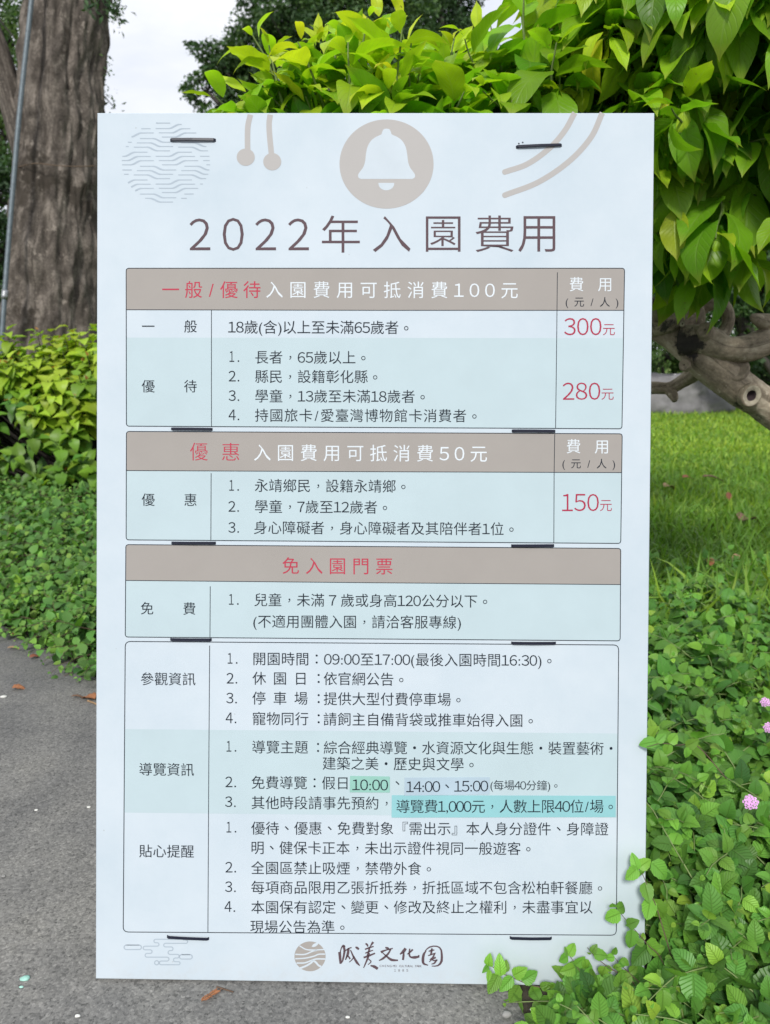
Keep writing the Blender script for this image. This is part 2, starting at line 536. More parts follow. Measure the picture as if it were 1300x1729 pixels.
# ------------------------------------------------------------------ the notice board
M_PANEL = panel_mat()
INK = print_mat('ink_dark', (0.012, 0.018, 0.028))
INK_T = print_mat('ink_mauve', (0.095, 0.062, 0.072))
INK_R = print_mat('ink_red', (0.40, 0.040, 0.072))
INK_P = print_mat('ink_crimson', (0.34, 0.028, 0.064))
INK_W = print_mat('ink_white', (0.60, 0.65, 0.69))
PAPER = print_mat('print_blank_white', (0.485, 0.545, 0.595))
TAUPE = print_mat('print_taupe', (0.305, 0.284, 0.265), vary=0.03)
TAUPE_L = print_mat('print_pale_taupe', (0.375, 0.362, 0.352), vary=0.02)
TINT = print_mat('print_pale_blue', (0.415, 0.51, 0.545), vary=0.03)
GREYBLUE = print_mat('print_grey_blue', (0.34, 0.40, 0.46))
ST_G = print_mat('sticker_green', (0.245, 0.46, 0.40))
ST_W = print_mat('sticker_pale', (0.375, 0.475, 0.55), vary=0.08)
ST_T = print_mat('sticker_teal', (0.235, 0.47, 0.50))
TIE = print_mat('tie_black', (0.018, 0.020, 0.034), rough=0.35)
STEEL = plain('galvanised_steel', (0.30, 0.31, 0.32), rough=0.45, metal=0.8)

board = bpy.data.objects.new('notice_board', None)
board.empty_display_size = 0.2
board.matrix_world = Matrix.Translation(Vector(B_T)) @ Matrix([list(map(float, r)) for r in B_R]).to_4x4()
COL.objects.link(board)
tag(board, 'tall white notice board of entry fees leaning back on the path', 'notice board')

def flat(name, polys, w, m, parent):
    """polys: list of (verts2d, faces) in board metres"""
    V, F = [], []
    for v, f in polys:
        o = len(V)
        V += [(x, y, w) for x, y in v]
        F += [tuple(i + o for i in q) for q in f]
    me = bpy.data.meshes.new('m')
    me.from_pydata(V, [], F)
    me.update()
    o = link(name, me, m, parent, local=True)
    return o

def pix(poly):
    return [bp(*q) for q in poly]

def fan(poly):                           # star-shaped outline -> fan around its centre
    c = (sum(p[0] for p in poly) / len(poly), sum(p[1] for p in poly) / len(poly))
    n = len(poly)
    return ([c] + list(poly), [(0, 1 + (i + 1) % n, 1 + i) for i in range(n)])

def ngon(poly):
    return (list(poly), [tuple(range(len(poly)))[::-1]])

def ribbon(path, wid):                   # path in photo pixels, widths in photo pixels (number or list)
    n = len(path)
    if not isinstance(wid, (list, tuple)): wid = [wid] * n
    L, Rr = [], []
    for i in range(n):
        a, b = path[max(0, i - 1)], path[min(n - 1, i + 1)]
        dx, dy = b[0] - a[0], b[1] - a[1]
        q = math.hypot(dx, dy) or 1
        nx, ny = -dy / q * wid[i] / 2, dx / q * wid[i] / 2
        L.append((path[i][0] + nx, path[i][1] + ny)); Rr.append((path[i][0] - nx, path[i][1] - ny))
    v = pix(L) + pix(Rr)
    return (v, [(i, i + 1, n + i + 1, n + i) for i in range(n - 1)])

def disc(cx, cy, rx, ry=None, n=40):
    ry = ry or rx
    return fan(pix([(cx + rx * math.cos(6.28318 * i / n), cy + ry * math.sin(6.28318 * i / n)) for i in range(n)]))

def bez(pts, n=24):
    return [tuple(q) for q in smooth_path(np.array(pts, float), n)]

def rounded(tl, tr, br, bl, r, corners=(1, 1, 1, 1), n=6):
    out = []
    pts = [np.array(q, float) for q in (tl, tr, br, bl)]
    for i in range(4):
        p, a, b = pts[i], pts[i - 1], pts[(i + 1) % 4]
        if not corners[i]:
            out.append(tuple(p)); continue
        p0 = p + unit(a - p) * r; p1 = p + unit(b - p) * r
        for t in np.linspace(0, 1, n):
            out.append(tuple((1 - t) ** 2 * p0 + 2 * t * (1 - t) * p + t * t * p1))
    return out

# --- lettering
_cur = bpy.data.curves.new('glyph', 'FONT')
_cur.resolution_u = 3
_cob = bpy.data.objects.new('glyph', _cur)
COL.objects.link(_cob)
_gc = {}
FULL = {str(i): chr(0xFF10 + i) for i in range(10)}

def glyph(ch, off):
    k = (ch, off)
    if k not in _gc:
        _cur.body = FULL.get(ch, ch)
        _cur.offset = off
        bpy.context.view_layer.update()
        ev = _cob.evaluated_get(bpy.context.evaluated_depsgraph_get())
        me = ev.to_mesh()
        v = np.array([x.co[:2] for x in me.vertices]) if len(me.vertices) else np.zeros((0, 2))
        f = [tuple(p.vertices) for p in me.polygons]
        ev.to_mesh_clear()
        _gc[k] = (v, f)
    return _gc[k]

THIN, MED = -0.0005, 0.0

def advance(ch):
    if ch.isdigit(): return 0.555
    if ch in '.,:': return 0.27
    if ch in '()': return 0.33
    if ch == '/': return 0.44
    if ch == ' ': return 0.27
    if ch.isascii(): return 0.62
    return 1.0

def line(s, x0, x1, ya, yb, em, off=THIN):
    """one printed line between two photo columns, its em-box centred on ya (left end) .. yb (right end)"""
    adv = [advance(c) * em for c in s]
    ink = lambda c: (0.5 if c in '。，、・：' else 0.94 if len(c.encode()) > 2 else 0.9)
    first = adv[0] * (1 - ink(s[0])) / 2
    last = adv[-1] * (1 - (0.42 if s[-1] in '。' else 0.2 if s[-1] in '，・：、' else 0.94)) / 2
    free = (x1 - x0) + first + last - sum(adv)
    sp = free / max(1, len(s) - 1)
    x = x0 - first
    out = []
    for c, a in zip(s, adv):
        v, f = glyph(c, off)
        if len(v):
            lo, hi = v.min(0), v.max(0)
            yc = ya + (yb - ya) * ((x + a / 2 - x0) / max(1.0, x1 - x0))
            gx = (v[:, 0] - (lo[0] + hi[0]) / 2) * em + x + a / 2
            if c not in '。，、・：0123456789()/:.,' and not c.isascii():
                gx = (v[:, 0] - 0.5) * em + x + a / 2
            gy = yc - (v[:, 1] - 0.38) * em
            if c in '。，、・：':
                gy = yc - (v[:, 1] - (lo[1] + hi[1]) / 2) * em + (em * 0.05 if c in '，。' else 0)
                if c == '，': gx = (gx - (x + a / 2)) * 0.8 + x + a / 2; gy = (gy - yc) * 0.8 + yc
            out.append((pix(list(zip(gx, gy))), f))
        x += a + sp
    return out

def boxed(c, x0, x1, y0, y1, off=-0.006):
    v, f = glyph(c, off)
    lo, hi = v.min(0), v.max(0)
    gx = x0 + (v[:, 0] - lo[0]) / (hi[0] - lo[0]) * (x1 - x0)
    gy = y1 - (v[:, 1] - lo[1]) / (hi[1] - lo[1]) * (y1 - y0)
    return (pix(list(zip(gx, gy))), f)

W1, W2, W3, W4, W5, W6 = 0.0001, 0.0002, 0.0003, 0.0004, 0.0008, 0.0009

# --- panel: twin-wall sheet with slightly eased edges
def slab(x0, x1, y0, y1, z0, z1, e=0.0012):
    V, F = [], []
    ring = lambda i, z: [(x0 + i, y0 + i, z), (x1 - i, y0 + i, z), (x1 - i, y1 - i, z), (x0 + i, y1 - i, z)]
    for i, z in ((e, z0), (0, z0 + e), (0, z1 - e), (e, z1)): V += ring(i, z)
    F.append((3, 2, 1, 0)); F.append((12, 13, 14, 15))
    for k in range(3):
        for j in range(4):
            F.append((k * 4 + j, k * 4 + (j + 1) % 4, k * 4 + 4 + (j + 1) % 4, k * 4 + 4 + j))
    return V, F
v, f = slab(-B_W / 2, B_W / 2, 0, B_H, -0.006, 0.0)
link('panel', mesh(v, f), M_PANEL, board, local=True)

# --- the frame that carries it, behind
fv, ff = [], []
def bar(x0, x1, y0, y1, z0, z1):
    v, f = slab(x0, x1, y0, y1, z0, z1, 0.002)
    o = len(fv); fv.extend(v); ff.extend([tuple(i + o for i in q) for q in f])
for xx in (-0.38, 0.34): bar(xx, xx + 0.03, 0.004, 1.53, -0.038, -0.008)
for yy in (0.09, 0.98, 1.47): bar(-0.348, 0.338, yy, yy + 0.028, -0.036, -0.010)
link('stand_frame', mesh(fv, ff), STEEL, board, local=True)
for xx in (-0.365, 0.355):
    top = B_R @ np.array([xx, 1.40, -0.06]) + B_T
    foot = np.array([top[0], top[1] + 0.42, 0.0])
    Vt, Ft, Ut = tube([top, foot], [0.012, 0.012], n=4, k=10)
    lv = (Vt - B_T) @ B_R
    link('support_leg', fast_mesh(lv, Ft, Ut), STEEL, board, smooth=True, local=True)

# --- title
o = flat('title_lettering', [boxed(*q) for q in (
    ('2', 320, 355, 369, 422.5), ('0', 376, 411.5, 368, 423.5), ('2', 431, 466, 369, 422.5), ('2', 486.5, 521.5, 369, 422.5),
    ('年', 543.5, 607.5, 364, 426.5), ('入', 629.5, 693, 365, 425.5), ('園', 719, 777.5, 365.5, 425),
    ('費', 803, 867, 364, 425.5), ('用', 875, 937.5, 365, 425.5))], W4, INK_T, board)

# --- ornaments along the top edge
o = flat('wave_emblem', [], W2, GREYBLUE, board)
def wave_strokes():
    out = []
    cx, cy, rx, ry = 280.0, 274.3, 75.0, 69.0
    z = 4.333
    for k in range(-1, 3):
        for row in range(-1, 4):
            for s3 in range(3):
                for kind in (0, 1):
                    if kind == 0:                          # falling
                        x0 = 157 - 22.5 * s3 + 325 * k; y0 = 190 + 31.5 * s3 + 203 * row; dy = 27
                    else:                                  # rising
                        x0 = 272 + 23 * s3 - 325 + 325 * k; y0 = 320 + 31 * s3 - 203 + 203 * row; dy = -30
                    path, wid = [], []
                    for t in np.linspace(0, 1, 40):
                        x = x0 + 265 * t
                        q = min(1, max(0, (t - 0.36) / 0.30)); q = q * q * (3 - 2 * q)
                        px, py = 200 + x / z, 190 + (y0 + dy * q) / z
                        path.append((px, py)); wid.append(1.55 + 1.3 * math.sin(math.pi * min(1, max(0, (t - 0.33) / 0.36))))
                    run, rw = [], []
                    for p_, w_ in zip(path, wid):
                        if ((p_[0] - cx) / rx) ** 2 + ((p_[1] - cy) / ry) ** 2 < 1: run.append(p_); rw.append(w_)
                        else:
                            if len(run) > 3: out.append(ribbon(run, rw))
                            run, rw = [], []
                    if len(run) > 3: out.append(ribbon(run, rw))
    return out
bpy.data.objects.remove(o)
flat('wave_emblem', wave_strokes(), W2, GREYBLUE, board)
z = 4.333
for (pth, c) in (([(965, 14), (948, 90), (944, 170), (945, 300)], (931, 327)), ([(1110, 14), (1102, 80), (1106, 170), (1120, 310)], (1125, 360))):
    p_ = bez([(200 + a / z, 190.5 + b / z) for a, b in pth])
    flat('pendant_print', [ribbon(p_, 9.3)], W2, TAUPE_L, board)
    o = flat('pendant_disc', [disc(200 + c[0] / z, 190 + c[1] / z, 15.2, 14.6)], W3, TAUPE_L, board)
flat('bell_roundel', [disc(652.6, 277, 79.4, 75.3, 72)], W2, TAUPE_L, board)
z = 2.708
def zb(x, y): return (540 + x / z, 180 + y / z)
half = [(305, 101), (318, 104), (325, 116), (330, 128), (352, 138), (376, 156), (392, 184), (399, 215), (403, 250), (412, 278), (426, 297), (435, 312), (433, 325), (422, 331)]
half = bez(half, 40)
outline = [zb(x, y) for x, y in half] + [zb(610 - x, y) for x, y in reversed(half)]
bellv = pix(outline)
flat('bell_print', [fan(bellv)], W3, PAPER, board)
clap = [(268, 349), (340, 349)] + [(304 + 36 * math.cos(a), 352 + 31 * math.sin(a)) for a in np.linspace(0.1, math.pi - 0.1, 16)]
flat('bell_clapper_print', [fan(pix([zb(*q) for q in clap]))], W3, PAPER, board)
for pth in ([(1166, 27), (1120, 110), (1050, 190), (950, 262), (846, 299)], [(1292, 27), (1240, 140), (1140, 250), (1000, 345), (846, 405)]):
    p_ = bez([zb(*q) for q in pth], 40)
    p_[0] = (p_[0][0] , 190.8)
    e = p_[-1]
    q_ = p_[-2]; L_ = math.hypot(e[0] - q_[0], e[1] - q_[1])
    ex_, ws_ = [], []
    for t_ in np.linspace(0.1, 1, 10):
        ex_.append((e[0] + (e[0] - q_[0]) / L_ * 4.7 * t_, e[1] + (e[1] - q_[1]) / L_ * 4.7 * t_)); ws_.append(9.4 * math.sqrt(max(0, 1 - t_ * t_)))
    flat('arc_print', [ribbon(p_ + ex_, [9.4] * len(p_) + ws_)], W2, TAUPE_L, board)

# --- the four tables
def table(name, outline, fills, rules, bands):
    t = flat(name, [ngon(pix(p_)) for p_ in fills], W1, TINT, board)
    for p_ in bands: flat('header_band', [ngon(pix(p_))], W2, TAUPE, t)
    cl = list(outline) + [outline[0], outline[1]]
    rs = [ribbon(cl, 1.35)] + [ribbon(r, 1.15) for r in rules]
    flat('ruled_border', rs, W3, INK, t)
    return t

def numbers(t, items):
    for d_, x, y in items:
        x0 = x + (1.5 if d_ == '1' else 0)
        flat('list_number', [boxed(d_, x0, x + (9.5 if d_ == '1' else 12), y - 9, y + 9, THIN), disc(x + 16.6, y + 7.7, 1.45, 1.45, 10)], W4, INK, t)

def put(t, name, items, m):
    for it in items:
        flat(name, line(*it), W4, m, t)

# table 1
ol = rounded((213, 453), (1054.5, 453), (1050, 724), (213.5, 719.5), 5)
t1 = table('general_price_table', ol,
    [rounded((213, 570), (1052.5, 571), (1050, 724), (213.5, 719.5), 5, (0, 0, 1, 1))],
    [[(213, 523), (640, 524), (1054, 524)], [(357, 524), (357, 720.5)], [(941, 460), (940, 560), (938, 723.5)]],
    [rounded((213, 453), (1054.5, 453), (1054, 524), (213, 523), 5, (1, 1, 0, 0))])
RED = lambda s, x0, x1, y, em=31: (s, x0, x1, y, y, em, MED)
flat('red_heading', line('一般/優待', 273.5, 440, 489, 489, 31, MED), W4, INK_R, t1)
flat('white_heading', line('入園費用可抵消費100元', 449, 874.5, 489, 490, 30.5, MED), W4, INK_W, t1)
flat('white_heading', line('費用', 961, 1034, 480, 480, 26, MED), W4, INK_W, t1)
flat('unit_note', line('(元/人)', 954.5, 1044.5, 509.5, 510, 18, MED), W4, INK, t1)
put(t1, 'row_label', [('一般', 239.5, 332.5, 551, 551, 23), ('優待', 239.5, 332.5, 652, 652, 23)], INK)
put(t1, 'list_text', [('18歲(含)以上至未滿65歲者。', 385.5, 691, 552, 553, 24.5), ('長者，65歲以上。', 430.5, 618.5, 603, 603.5, 24),
    ('縣民，設籍彰化縣。', 430.5, 638.5, 635.5, 636, 24), ('學童，13歲至未滿18歲者。', 430.5, 718.5, 668.5, 669.5, 24),
    ('持國旅卡/愛臺灣博物館卡消費者。', 430.5, 806, 701, 702, 24)], INK)
numbers(t1, [(str(i), 386, y) for i, y in ((1, 602), (2, 635), (3, 668), (4, 700.5))])
def price(t, digits, xd, yd, xe, ye):
    w = (xd[1] - xd[0]) / 3.0
    its = [boxed(c, xd[0] + w * i + (1.5 if c != '1' else 3.0), xd[0] + w * (i + 1) - 1.0, yd[0], yd[1]) for i, c in enumerate(digits)]
    flat('price', its + [boxed('元', xe[0], xe[1], ye[0], ye[1])], W4, INK_P, t)
price(t1, '300', (951, 1016.5), (537, 566), (1018, 1038), (547.5, 566))
price(t1, '280', (948.5, 1014.5), (646, 675), (1015.5, 1036), (656.5, 675))

# table 2
ol = rounded((213.5, 728.5), (1050.5, 732.5), (1048, 917.5), (213, 911.5), 5)
t2 = table('discount_price_table', ol, [rounded((213.5, 795), (1049.5, 798), (1048, 917.5), (213, 911.5), 5, (0, 0, 1, 1))],
    [[(213.5, 794.5), (640, 796.5), (1049.5, 798)], [(356.5, 799), (356, 912.5)], [(936.5, 733), (935.5, 800), (935, 916.5)]],
    [rounded((213.5, 728.5), (1050.5, 732.5), (1049.5, 798), (213.5, 794.5), 5, (1, 1, 0, 0))])
flat('red_heading', [boxed('優', 321, 350.5, 747.5, 777.5), boxed('惠', 375, 404, 748, 777.5)], W4, INK_R, t2)
flat('white_heading', line('入園費用可抵消費50元', 428.5, 822.5, 764, 766, 30.5, MED), W4, INK_W, t2)
flat('white_heading', line('費用', 956, 1028.5, 753.5, 754, 26, MED), W4, INK_W, t2)
flat('unit_note', line('(元/人)', 949, 1039, 782.5, 783, 18, MED), W4, INK, t2)
put(t2, 'row_label', [('優惠', 239.5, 332.5, 843.5, 844, 23)], INK)
put(t2, 'list_text', [('永靖鄉民，設籍永靖鄉。', 430, 686, 819.5, 821, 24), ('學童，7歲至12歲者。', 430, 655, 855, 856.5, 24),
    ('身心障礙者，身心障礙者及其陪伴者1位。', 428.5, 868.5, 890.5, 893, 24)], INK)
numbers(t2, [(str(i), 385.5, y) for i, y in ((1, 819.5), (2, 855), (3, 890.5))])
price(t2, '150', (946, 1012), (834, 863), (1013, 1033), (844.5, 863))

# table 3
ol = rounded((212.5, 919.5), (1048, 926), (1047, 1082), (211.5, 1075.5), 5)
t3 = table('free_entry_table', ol, [rounded((212.5, 980.5), (1047.5, 987), (1047, 1082), (211.5, 1075.5), 5, (0, 0, 1, 1))],
    [[(212.5, 980), (640, 984), (1047.5, 987)], [(355, 990), (354.5, 1076.5)]],
    [rounded((212.5, 919.5), (1048, 926), (1047.5, 987), (212.5, 980), 5, (1, 1, 0, 0))])
flat('red_heading', line('免入園門票', 476.5, 663, 955, 956, 30.5, MED), W4, INK_R, t3)
put(t3, 'row_label', [('免費', 237.5, 330.5, 1027, 1027.5, 23)], INK)
put(t3, 'list_text', [('兒童，未滿 7 歲或身高120公分以下。', 429, 824, 1012.5, 1015, 24), ('(不適用團體入園，請洽客服專線)', 427, 779, 1049, 1050.5, 24)], INK)
numbers(t3, [('1', 385, 1012)])

# table 4
ol = rounded((211.5, 1083), (1044.5, 1089), (1040.5, 1579), (208, 1573.5), 9)
t4 = table('visitor_information_table', ol, [[(211, 1231), (1043, 1238.5), (1042, 1380.5), (210, 1372)]],
    [[(354, 1090), (352.5, 1300), (351, 1575)]], [])
put(t4, 'row_label', [('參觀資訊', 237.5, 330, 1146, 1146.5, 23.5), ('導覽資訊', 235, 327.5, 1298.5, 1299.5, 23.5), ('貼心提醒', 235, 327.5, 1436.5, 1437.5, 23.5)], INK)
numbers(t4, [(str(i), x, y) for i, x, y in (
    (1, 383, 1111.5), (2, 382.5, 1145), (3, 382, 1178.5), (4, 381, 1212), (1, 381, 1260), (2, 380.5, 1320), (3, 380, 1353.5),
    (1, 381, 1396.5), (2, 380.5, 1464), (3, 380, 1497), (4, 379, 1530.5))])
put(t4, 'list_text', [
    ('開園時間：09:00至17:00(最後入園時間16:30)。', 426.5, 932.5, 1112, 1115, 24),
    ('休園日', 426.5, 519, 1145, 1145.5, 24), ('：', 532, 535, 1145.5, 1145.5, 24), ('依官網公告。', 546.5, 682.5, 1145.5, 1147, 24),
    ('停車場', 426, 519.5, 1178.5, 1179, 24), ('：', 532, 535, 1179.5, 1179.5, 24), ('提供大型付費停車場。', 546.5, 779, 1179.5, 1181, 24),
    ('寵物同行', 426, 521, 1213, 1213.5, 24), ('：', 532, 535, 1213.5, 1213.5, 24), ('請飼主自備背袋或推車始得入園。', 546, 901, 1214, 1216.5, 24),
    ('導覽主題', 425.5, 520, 1261, 1261.5, 24), ('：', 531, 534, 1262, 1262, 24), ('綜合經典導覽・水資源文化與生態・裝置藝術・', 546.5, 1034, 1262, 1263.5, 24),
    ('建築之美・歷史與文學。', 544.5, 801, 1288.5, 1290.5, 24),
    ('免費導覽：假日', 424.5, 590, 1321, 1322, 24), ('、', 665, 671, 1322, 1322, 24), ('(每場40分鐘)。', 827.4, 942.3, 1325.5, 1326, 18.5),
    ('其他時段請事先預約，', 424.5, 655, 1355, 1356, 24),
    ('優待、優惠、免費對象『需出示』本人身分證件、身障證', 424.5, 1027, 1398, 1399.6, 24),
    ('明、健保卡正本，未出示證件視同一般遊客。', 423.5, 897, 1431, 1432.6, 24),
    ('全園區禁止吸煙，禁帶外食。', 424, 729, 1465, 1466.5, 24),
    ('每項商品限用乙張折抵券，折抵區域不包含松柏軒餐廳。', 424, 1018, 1498, 1498.8, 24),
    ('本園保有認定、變更、修改及終止之權利，未盡事宜以', 424, 1000.5, 1531.5, 1531.5, 24),
    ('現場公告為準。', 422.5, 583, 1564.5, 1565, 24)], INK)

# stickers pasted over the printed times: real thin sheets
def sticker(poly, m, txt, em, label):
    q = pix(poly)
    V = [(x, y, W2) for x, y in q] + [(x, y, W5) for x, y in q]
    F = [(4, 7, 6, 5)] + [(i, 4 + i, 4 + (i + 1) % 4, (i + 1) % 4) for i in range(4)]
    s = link('sticker', mesh(V, F), m, board, local=True)
    s['label'] = label
    flat('sticker_text', line(*txt, em, THIN * 0.4), W6, INK, s)
sticker([(591, 1310), (658, 1311), (658, 1338), (590.6, 1337.5)], ST_G, ('10:00', 595, 655, 1324.5, 1325), 24.5, 'green sticker')
sticker([(683, 1313), (826.6, 1312.3), (826.4, 1341), (682.7, 1343.2)], ST_W, ('14:00、15:00', 686, 824, 1328, 1326.5), 24.5, 'pale sticker')
sticker([(661.5, 1342.6), (1039.5, 1343.6), (1039.3, 1379.4), (661, 1380.2)], ST_T, ('導覽費1,000元，人數上限40位/場。', 669, 1036, 1361.2, 1361), 24.5, 'teal sticker')

# --- logo and cloud mark at the foot
z = 4.333
def lz(x, y): return (480 + x / z, 1560 + y / z)
lg = flat('logo_roundel', [disc(523.4, 1614.7, 26.3, 25.2, 56)], W2, TAUPE, board)
strips = []
for pth, w_ in (([(112, 160), (160, 186), (215, 190), (300, 186)], 2.0), ([(80, 222), (150, 222), (205, 200), (240, 192)], 2.2), ([(80, 254), (150, 250), (215, 236), (250, 222), (298, 220)], 2.2),
                ([(90, 286), (150, 284), (195, 268), (235, 256), (300, 256)], 2.4), ([(110, 325), (160, 306), (195, 285), (212, 270), (232, 282), (250, 302), (270, 312)], 3.2)):
    strips.append(ribbon(bez([lz(*q) for q in pth], 30), w_))
strips.append(fan(pix(bez([lz(*q) for q in [(200, 166), (212, 148), (236, 138), (250, 140), (238, 158), (218, 168), (200, 166)]], 20))))
flat('logo_waves', strips, W3, PAPER, lg)
def stroke(pts, w): 
    p_ = bez([lz(*q) for q in pts], 14)
    ws = list(np.interp(np.linspace(0, 1, 14), np.linspace(0, 1, len(w)), w))
    return ribbon(p_, [q_ * 1.35 + .25 for q_ in ws])
cal = [  # brush strokes, in the logo's own enlarged pixels
    ([(404, 205), (408, 250), (412, 292)], [3.4, 3.2, 2.4]), ([(408, 210), (418, 175), (432, 158), (446, 166)], [1.2, 1.2, 2.2, 1.0]), ([(434, 160), (440, 200), (428, 262), (418, 285)], [3.0, 2.6, 2.0, 1.0]),
    ([(440, 200), (470, 180), (492, 172)], [1.0, 1.6, 1.0]), ([(470, 178), (464, 220), (448, 262)], [2.6, 3.2, 1.0]), ([(446, 262), (462, 232), (482, 256)], [1.0, 1.4, 2.0]),
    ([(484, 190), (504, 235), (530, 280), (552, 305)], [1.2, 2.0, 3.0, 1.2]), ([(512, 236), (494, 262), (474, 280)], [1.4, 1.2, 0.7]), ([(520, 168), (534, 176), (546, 186)], [1.4, 3.0, 2.0]),
    ([(594, 142), (606, 152), (612, 166)], [1.6, 2.4, 1.0]), ([(650, 132), (638, 150), (626, 168)], [2.8, 2.0, 0.8]), ([(590, 186), (620, 174), (654, 164)], [1.6, 1.8, 1.2]), ([(624, 168), (618, 200), (606, 232)], [2.0, 2.2, 1.4]),
    ([(592, 214), (624, 200), (650, 192)], [1.4, 1.6, 1.0]), ([(580, 246), (620, 232), (664, 214)], [2.2, 2.2, 1.6]), ([(622, 212), (610, 250), (580, 322)], [1.6, 2.4, 1.0]), ([(616, 256), (634, 276), (612, 298)], [1.2, 1.4, 0.8]), ([(630, 304), (658, 312), (684, 328)], [1.4, 3.4, 3.2]),
    ([(738, 172), (756, 178), (770, 190)], [1.4, 3.0, 1.2]), ([(706, 206), (740, 192), (794, 178)], [3.0, 1.6, 1.2]), ([(780, 184), (756, 222), (722, 252), (692, 268)], [1.4, 2.4, 2.6, 1.0]), ([(716, 208), (748, 236), (784, 262), (832, 266)], [0.9, 1.8, 3.2, 1.6]),
    ([(888, 178), (872, 200), (846, 222)], [3.2, 4.0, 1.2]), ([(874, 204), (872, 232), (868, 264)], [1.6, 2.6, 2.4]), ([(940, 186), (920, 206), (898, 222)], [2.2, 1.8, 0.9]), ([(918, 180), (914, 220), (924, 242), (956, 244), (988, 238)], [1.4, 2.2, 1.8, 3.6, 2.0]), ([(980, 228), (986, 236)], [1.0, 2.2]),
    ([(1038, 196), (1020, 222), (1014, 262), (1020, 290), (1052, 302)], [1.0, 3.0, 3.4, 2.6, 1.0]), ([(1030, 198), (1060, 170), (1110, 162), (1144, 182), (1152, 230), (1148, 278), (1120, 306), (1078, 308)], [1.0, 1.6, 1.4, 1.8, 2.6, 3.0, 1.6, 0.8]),
    ([(1056, 200), (1076, 194), (1098, 190)], [1.2, 2.0, 1.2]), ([(1080, 178), (1076, 206), (1070, 226)], [2.0, 2.4, 1.2]), ([(1052, 232), (1080, 222), (1108, 212)], [1.2, 1.6, 1.0]), ([(1100, 218), (1086, 244), (1064, 262)], [1.6, 2.0, 1.0]), ([(1108, 244), (1080, 260), (1060, 278)], [2.2, 1.4, 0.8]), ([(1080, 262), (1100, 268), (1120, 262)], [1.0, 1.8, 1.6]), ([(1116, 262), (1098, 286), (1076, 294)], [1.8, 2.0, 0.8]),
]
flat('brush_lettering', [stroke(a, b) for a, b in cal], W3, INK_T, board)
flat('logo_caption', line('CHENG', 641, 661, 1630.6, 1630.8, 5.2, MED) + line('MEI', 663.5, 671, 1630.8, 1630.8, 5.2, MED) + line('CULTURAL', 674, 698, 1630.8, 1631, 5.0, MED) + line('PARK', 700.5, 712, 1631, 1631, 5.2, MED) + line('1885', 665.5, 689, 1638.2, 1638.4, 5.6, MED), W3, INK_T, board)
z = 7.222
def cz(x, y): return (190 + x / z, 1560 + y / z)
def rr(xa, xb, yc, h):
    p_ = [(xa + h, yc - h), (xb - h, yc - h)] + [(xb - h + h * math.sin(a), yc - h * math.cos(a)) for a in np.linspace(0.3, math.pi - 0.3, 6)] + [(xb - h, yc + h), (xa + h, yc + h)] + [(xa + h - h * math.sin(a), yc + h * math.cos(a)) for a in np.linspace(0.3, math.pi - 0.3, 6)]
    return p_ + [p_[0], p_[1]]
def arcs(*seg):                              # straight runs joined by half-round turns
    out = []
    for i, (xa, xb, y) in enumerate(seg):
        out += [(xa, y), (xb, y)]
        if i + 1 < len(seg):
            y2 = seg[i + 1][2]; r = abs(y2 - y) / 2
            side = 1 if xb > xa else -1
            out += [(xb + side * r * math.sin(a), (y + y2) / 2 - (y2 - y) / 2 * math.cos(a)) for a in np.linspace(0.35, math.pi - 0.35, 6)]
    return out
marks = [rr(140, 352, 285, 27), rr(815, 972, 401, 27), rr(512, 564, 473, 25)]
marks.append(arcs((880, 525, 187), (525, 545, 229), (545, 395, 271), (395, 460, 315), (460, 420, 359), (420, 665, 405), (665, 592, 452), (592, 805, 497), (805, 765, 460), (765, 790, 415), (790, 700, 371), (700, 715, 325), (715, 645, 280), (645, 895, 236), (895, 860, 195)))
flat('cloud_mark', [ribbon([cz(*q) for q in m_], 1.75) for m_ in marks], W2, GREYBLUE, board)

# --- cable ties that hold the sheet to the frame
for (xa, ya, xb, yb, th) in ((287, 236.8, 365, 237, 5.2), (870.5, 248.6, 949, 245.4, 4.8), (288.5, 724.2, 359.5, 725, 4.6), (863.5, 727.6, 938, 728.2, 4.8),
                             (289, 916.6, 365, 916.9, 4.8), (862.5, 921.4, 936, 921.1, 4.8), (287, 1079.4, 358, 1080, 4.8), (862.5, 1085.6, 939, 1085.7, 5.0),
                             (281.5, 1581, 353.5, 1584.6, 5.0), (860, 1582.8, 932, 1583.6, 5.0)):
    a, b = np.array(bp(xa, ya)), np.array(bp(xb, yb))
    r = th / 2 * 0.00108
    L = np.linalg.norm(b - a); d = (b - a) / L; nrm = np.array([-d[1], d[0]])
    V, F = [], []
    prof = [(0.0, -0.0065), (0.0006, 0.001), (0.004, 0.0042), (L * 0.5, 0.0048 + random.uniform(0, 0.001)), (L - 0.004, 0.0040), (L - 0.0006, 0.001), (L, -0.0065)]
    for s_, h_ in prof:
        for e, hh in ((-1, 0), (-0.75, 1), (0.75, 1), (1, 0)):
            q = a + d * s_ + nrm * e * r
            V.append((q[0], q[1], h_ + (0.0 if hh else -0.0012)))
    for i in range(len(prof) - 1):
        for j in range(3): F.append((i * 4 + j, (i + 1) * 4 + j, (i + 1) * 4 + j + 1, i * 4 + j + 1))
        F.append((i * 4 + 3, (i + 1) * 4 + 3, (i + 1) * 4, i * 4))
    link('cable_tie', mesh(V, F), TIE, board, local=True)
flat('punched_hole', [disc(876, 242.4, 1.4, 1.4, 10), disc(882.5, 240.6, 1.4, 1.4, 10)], W3, TIE, board)
bpy.data.objects.remove(_cob)
bpy.data.curves.remove(_cur)
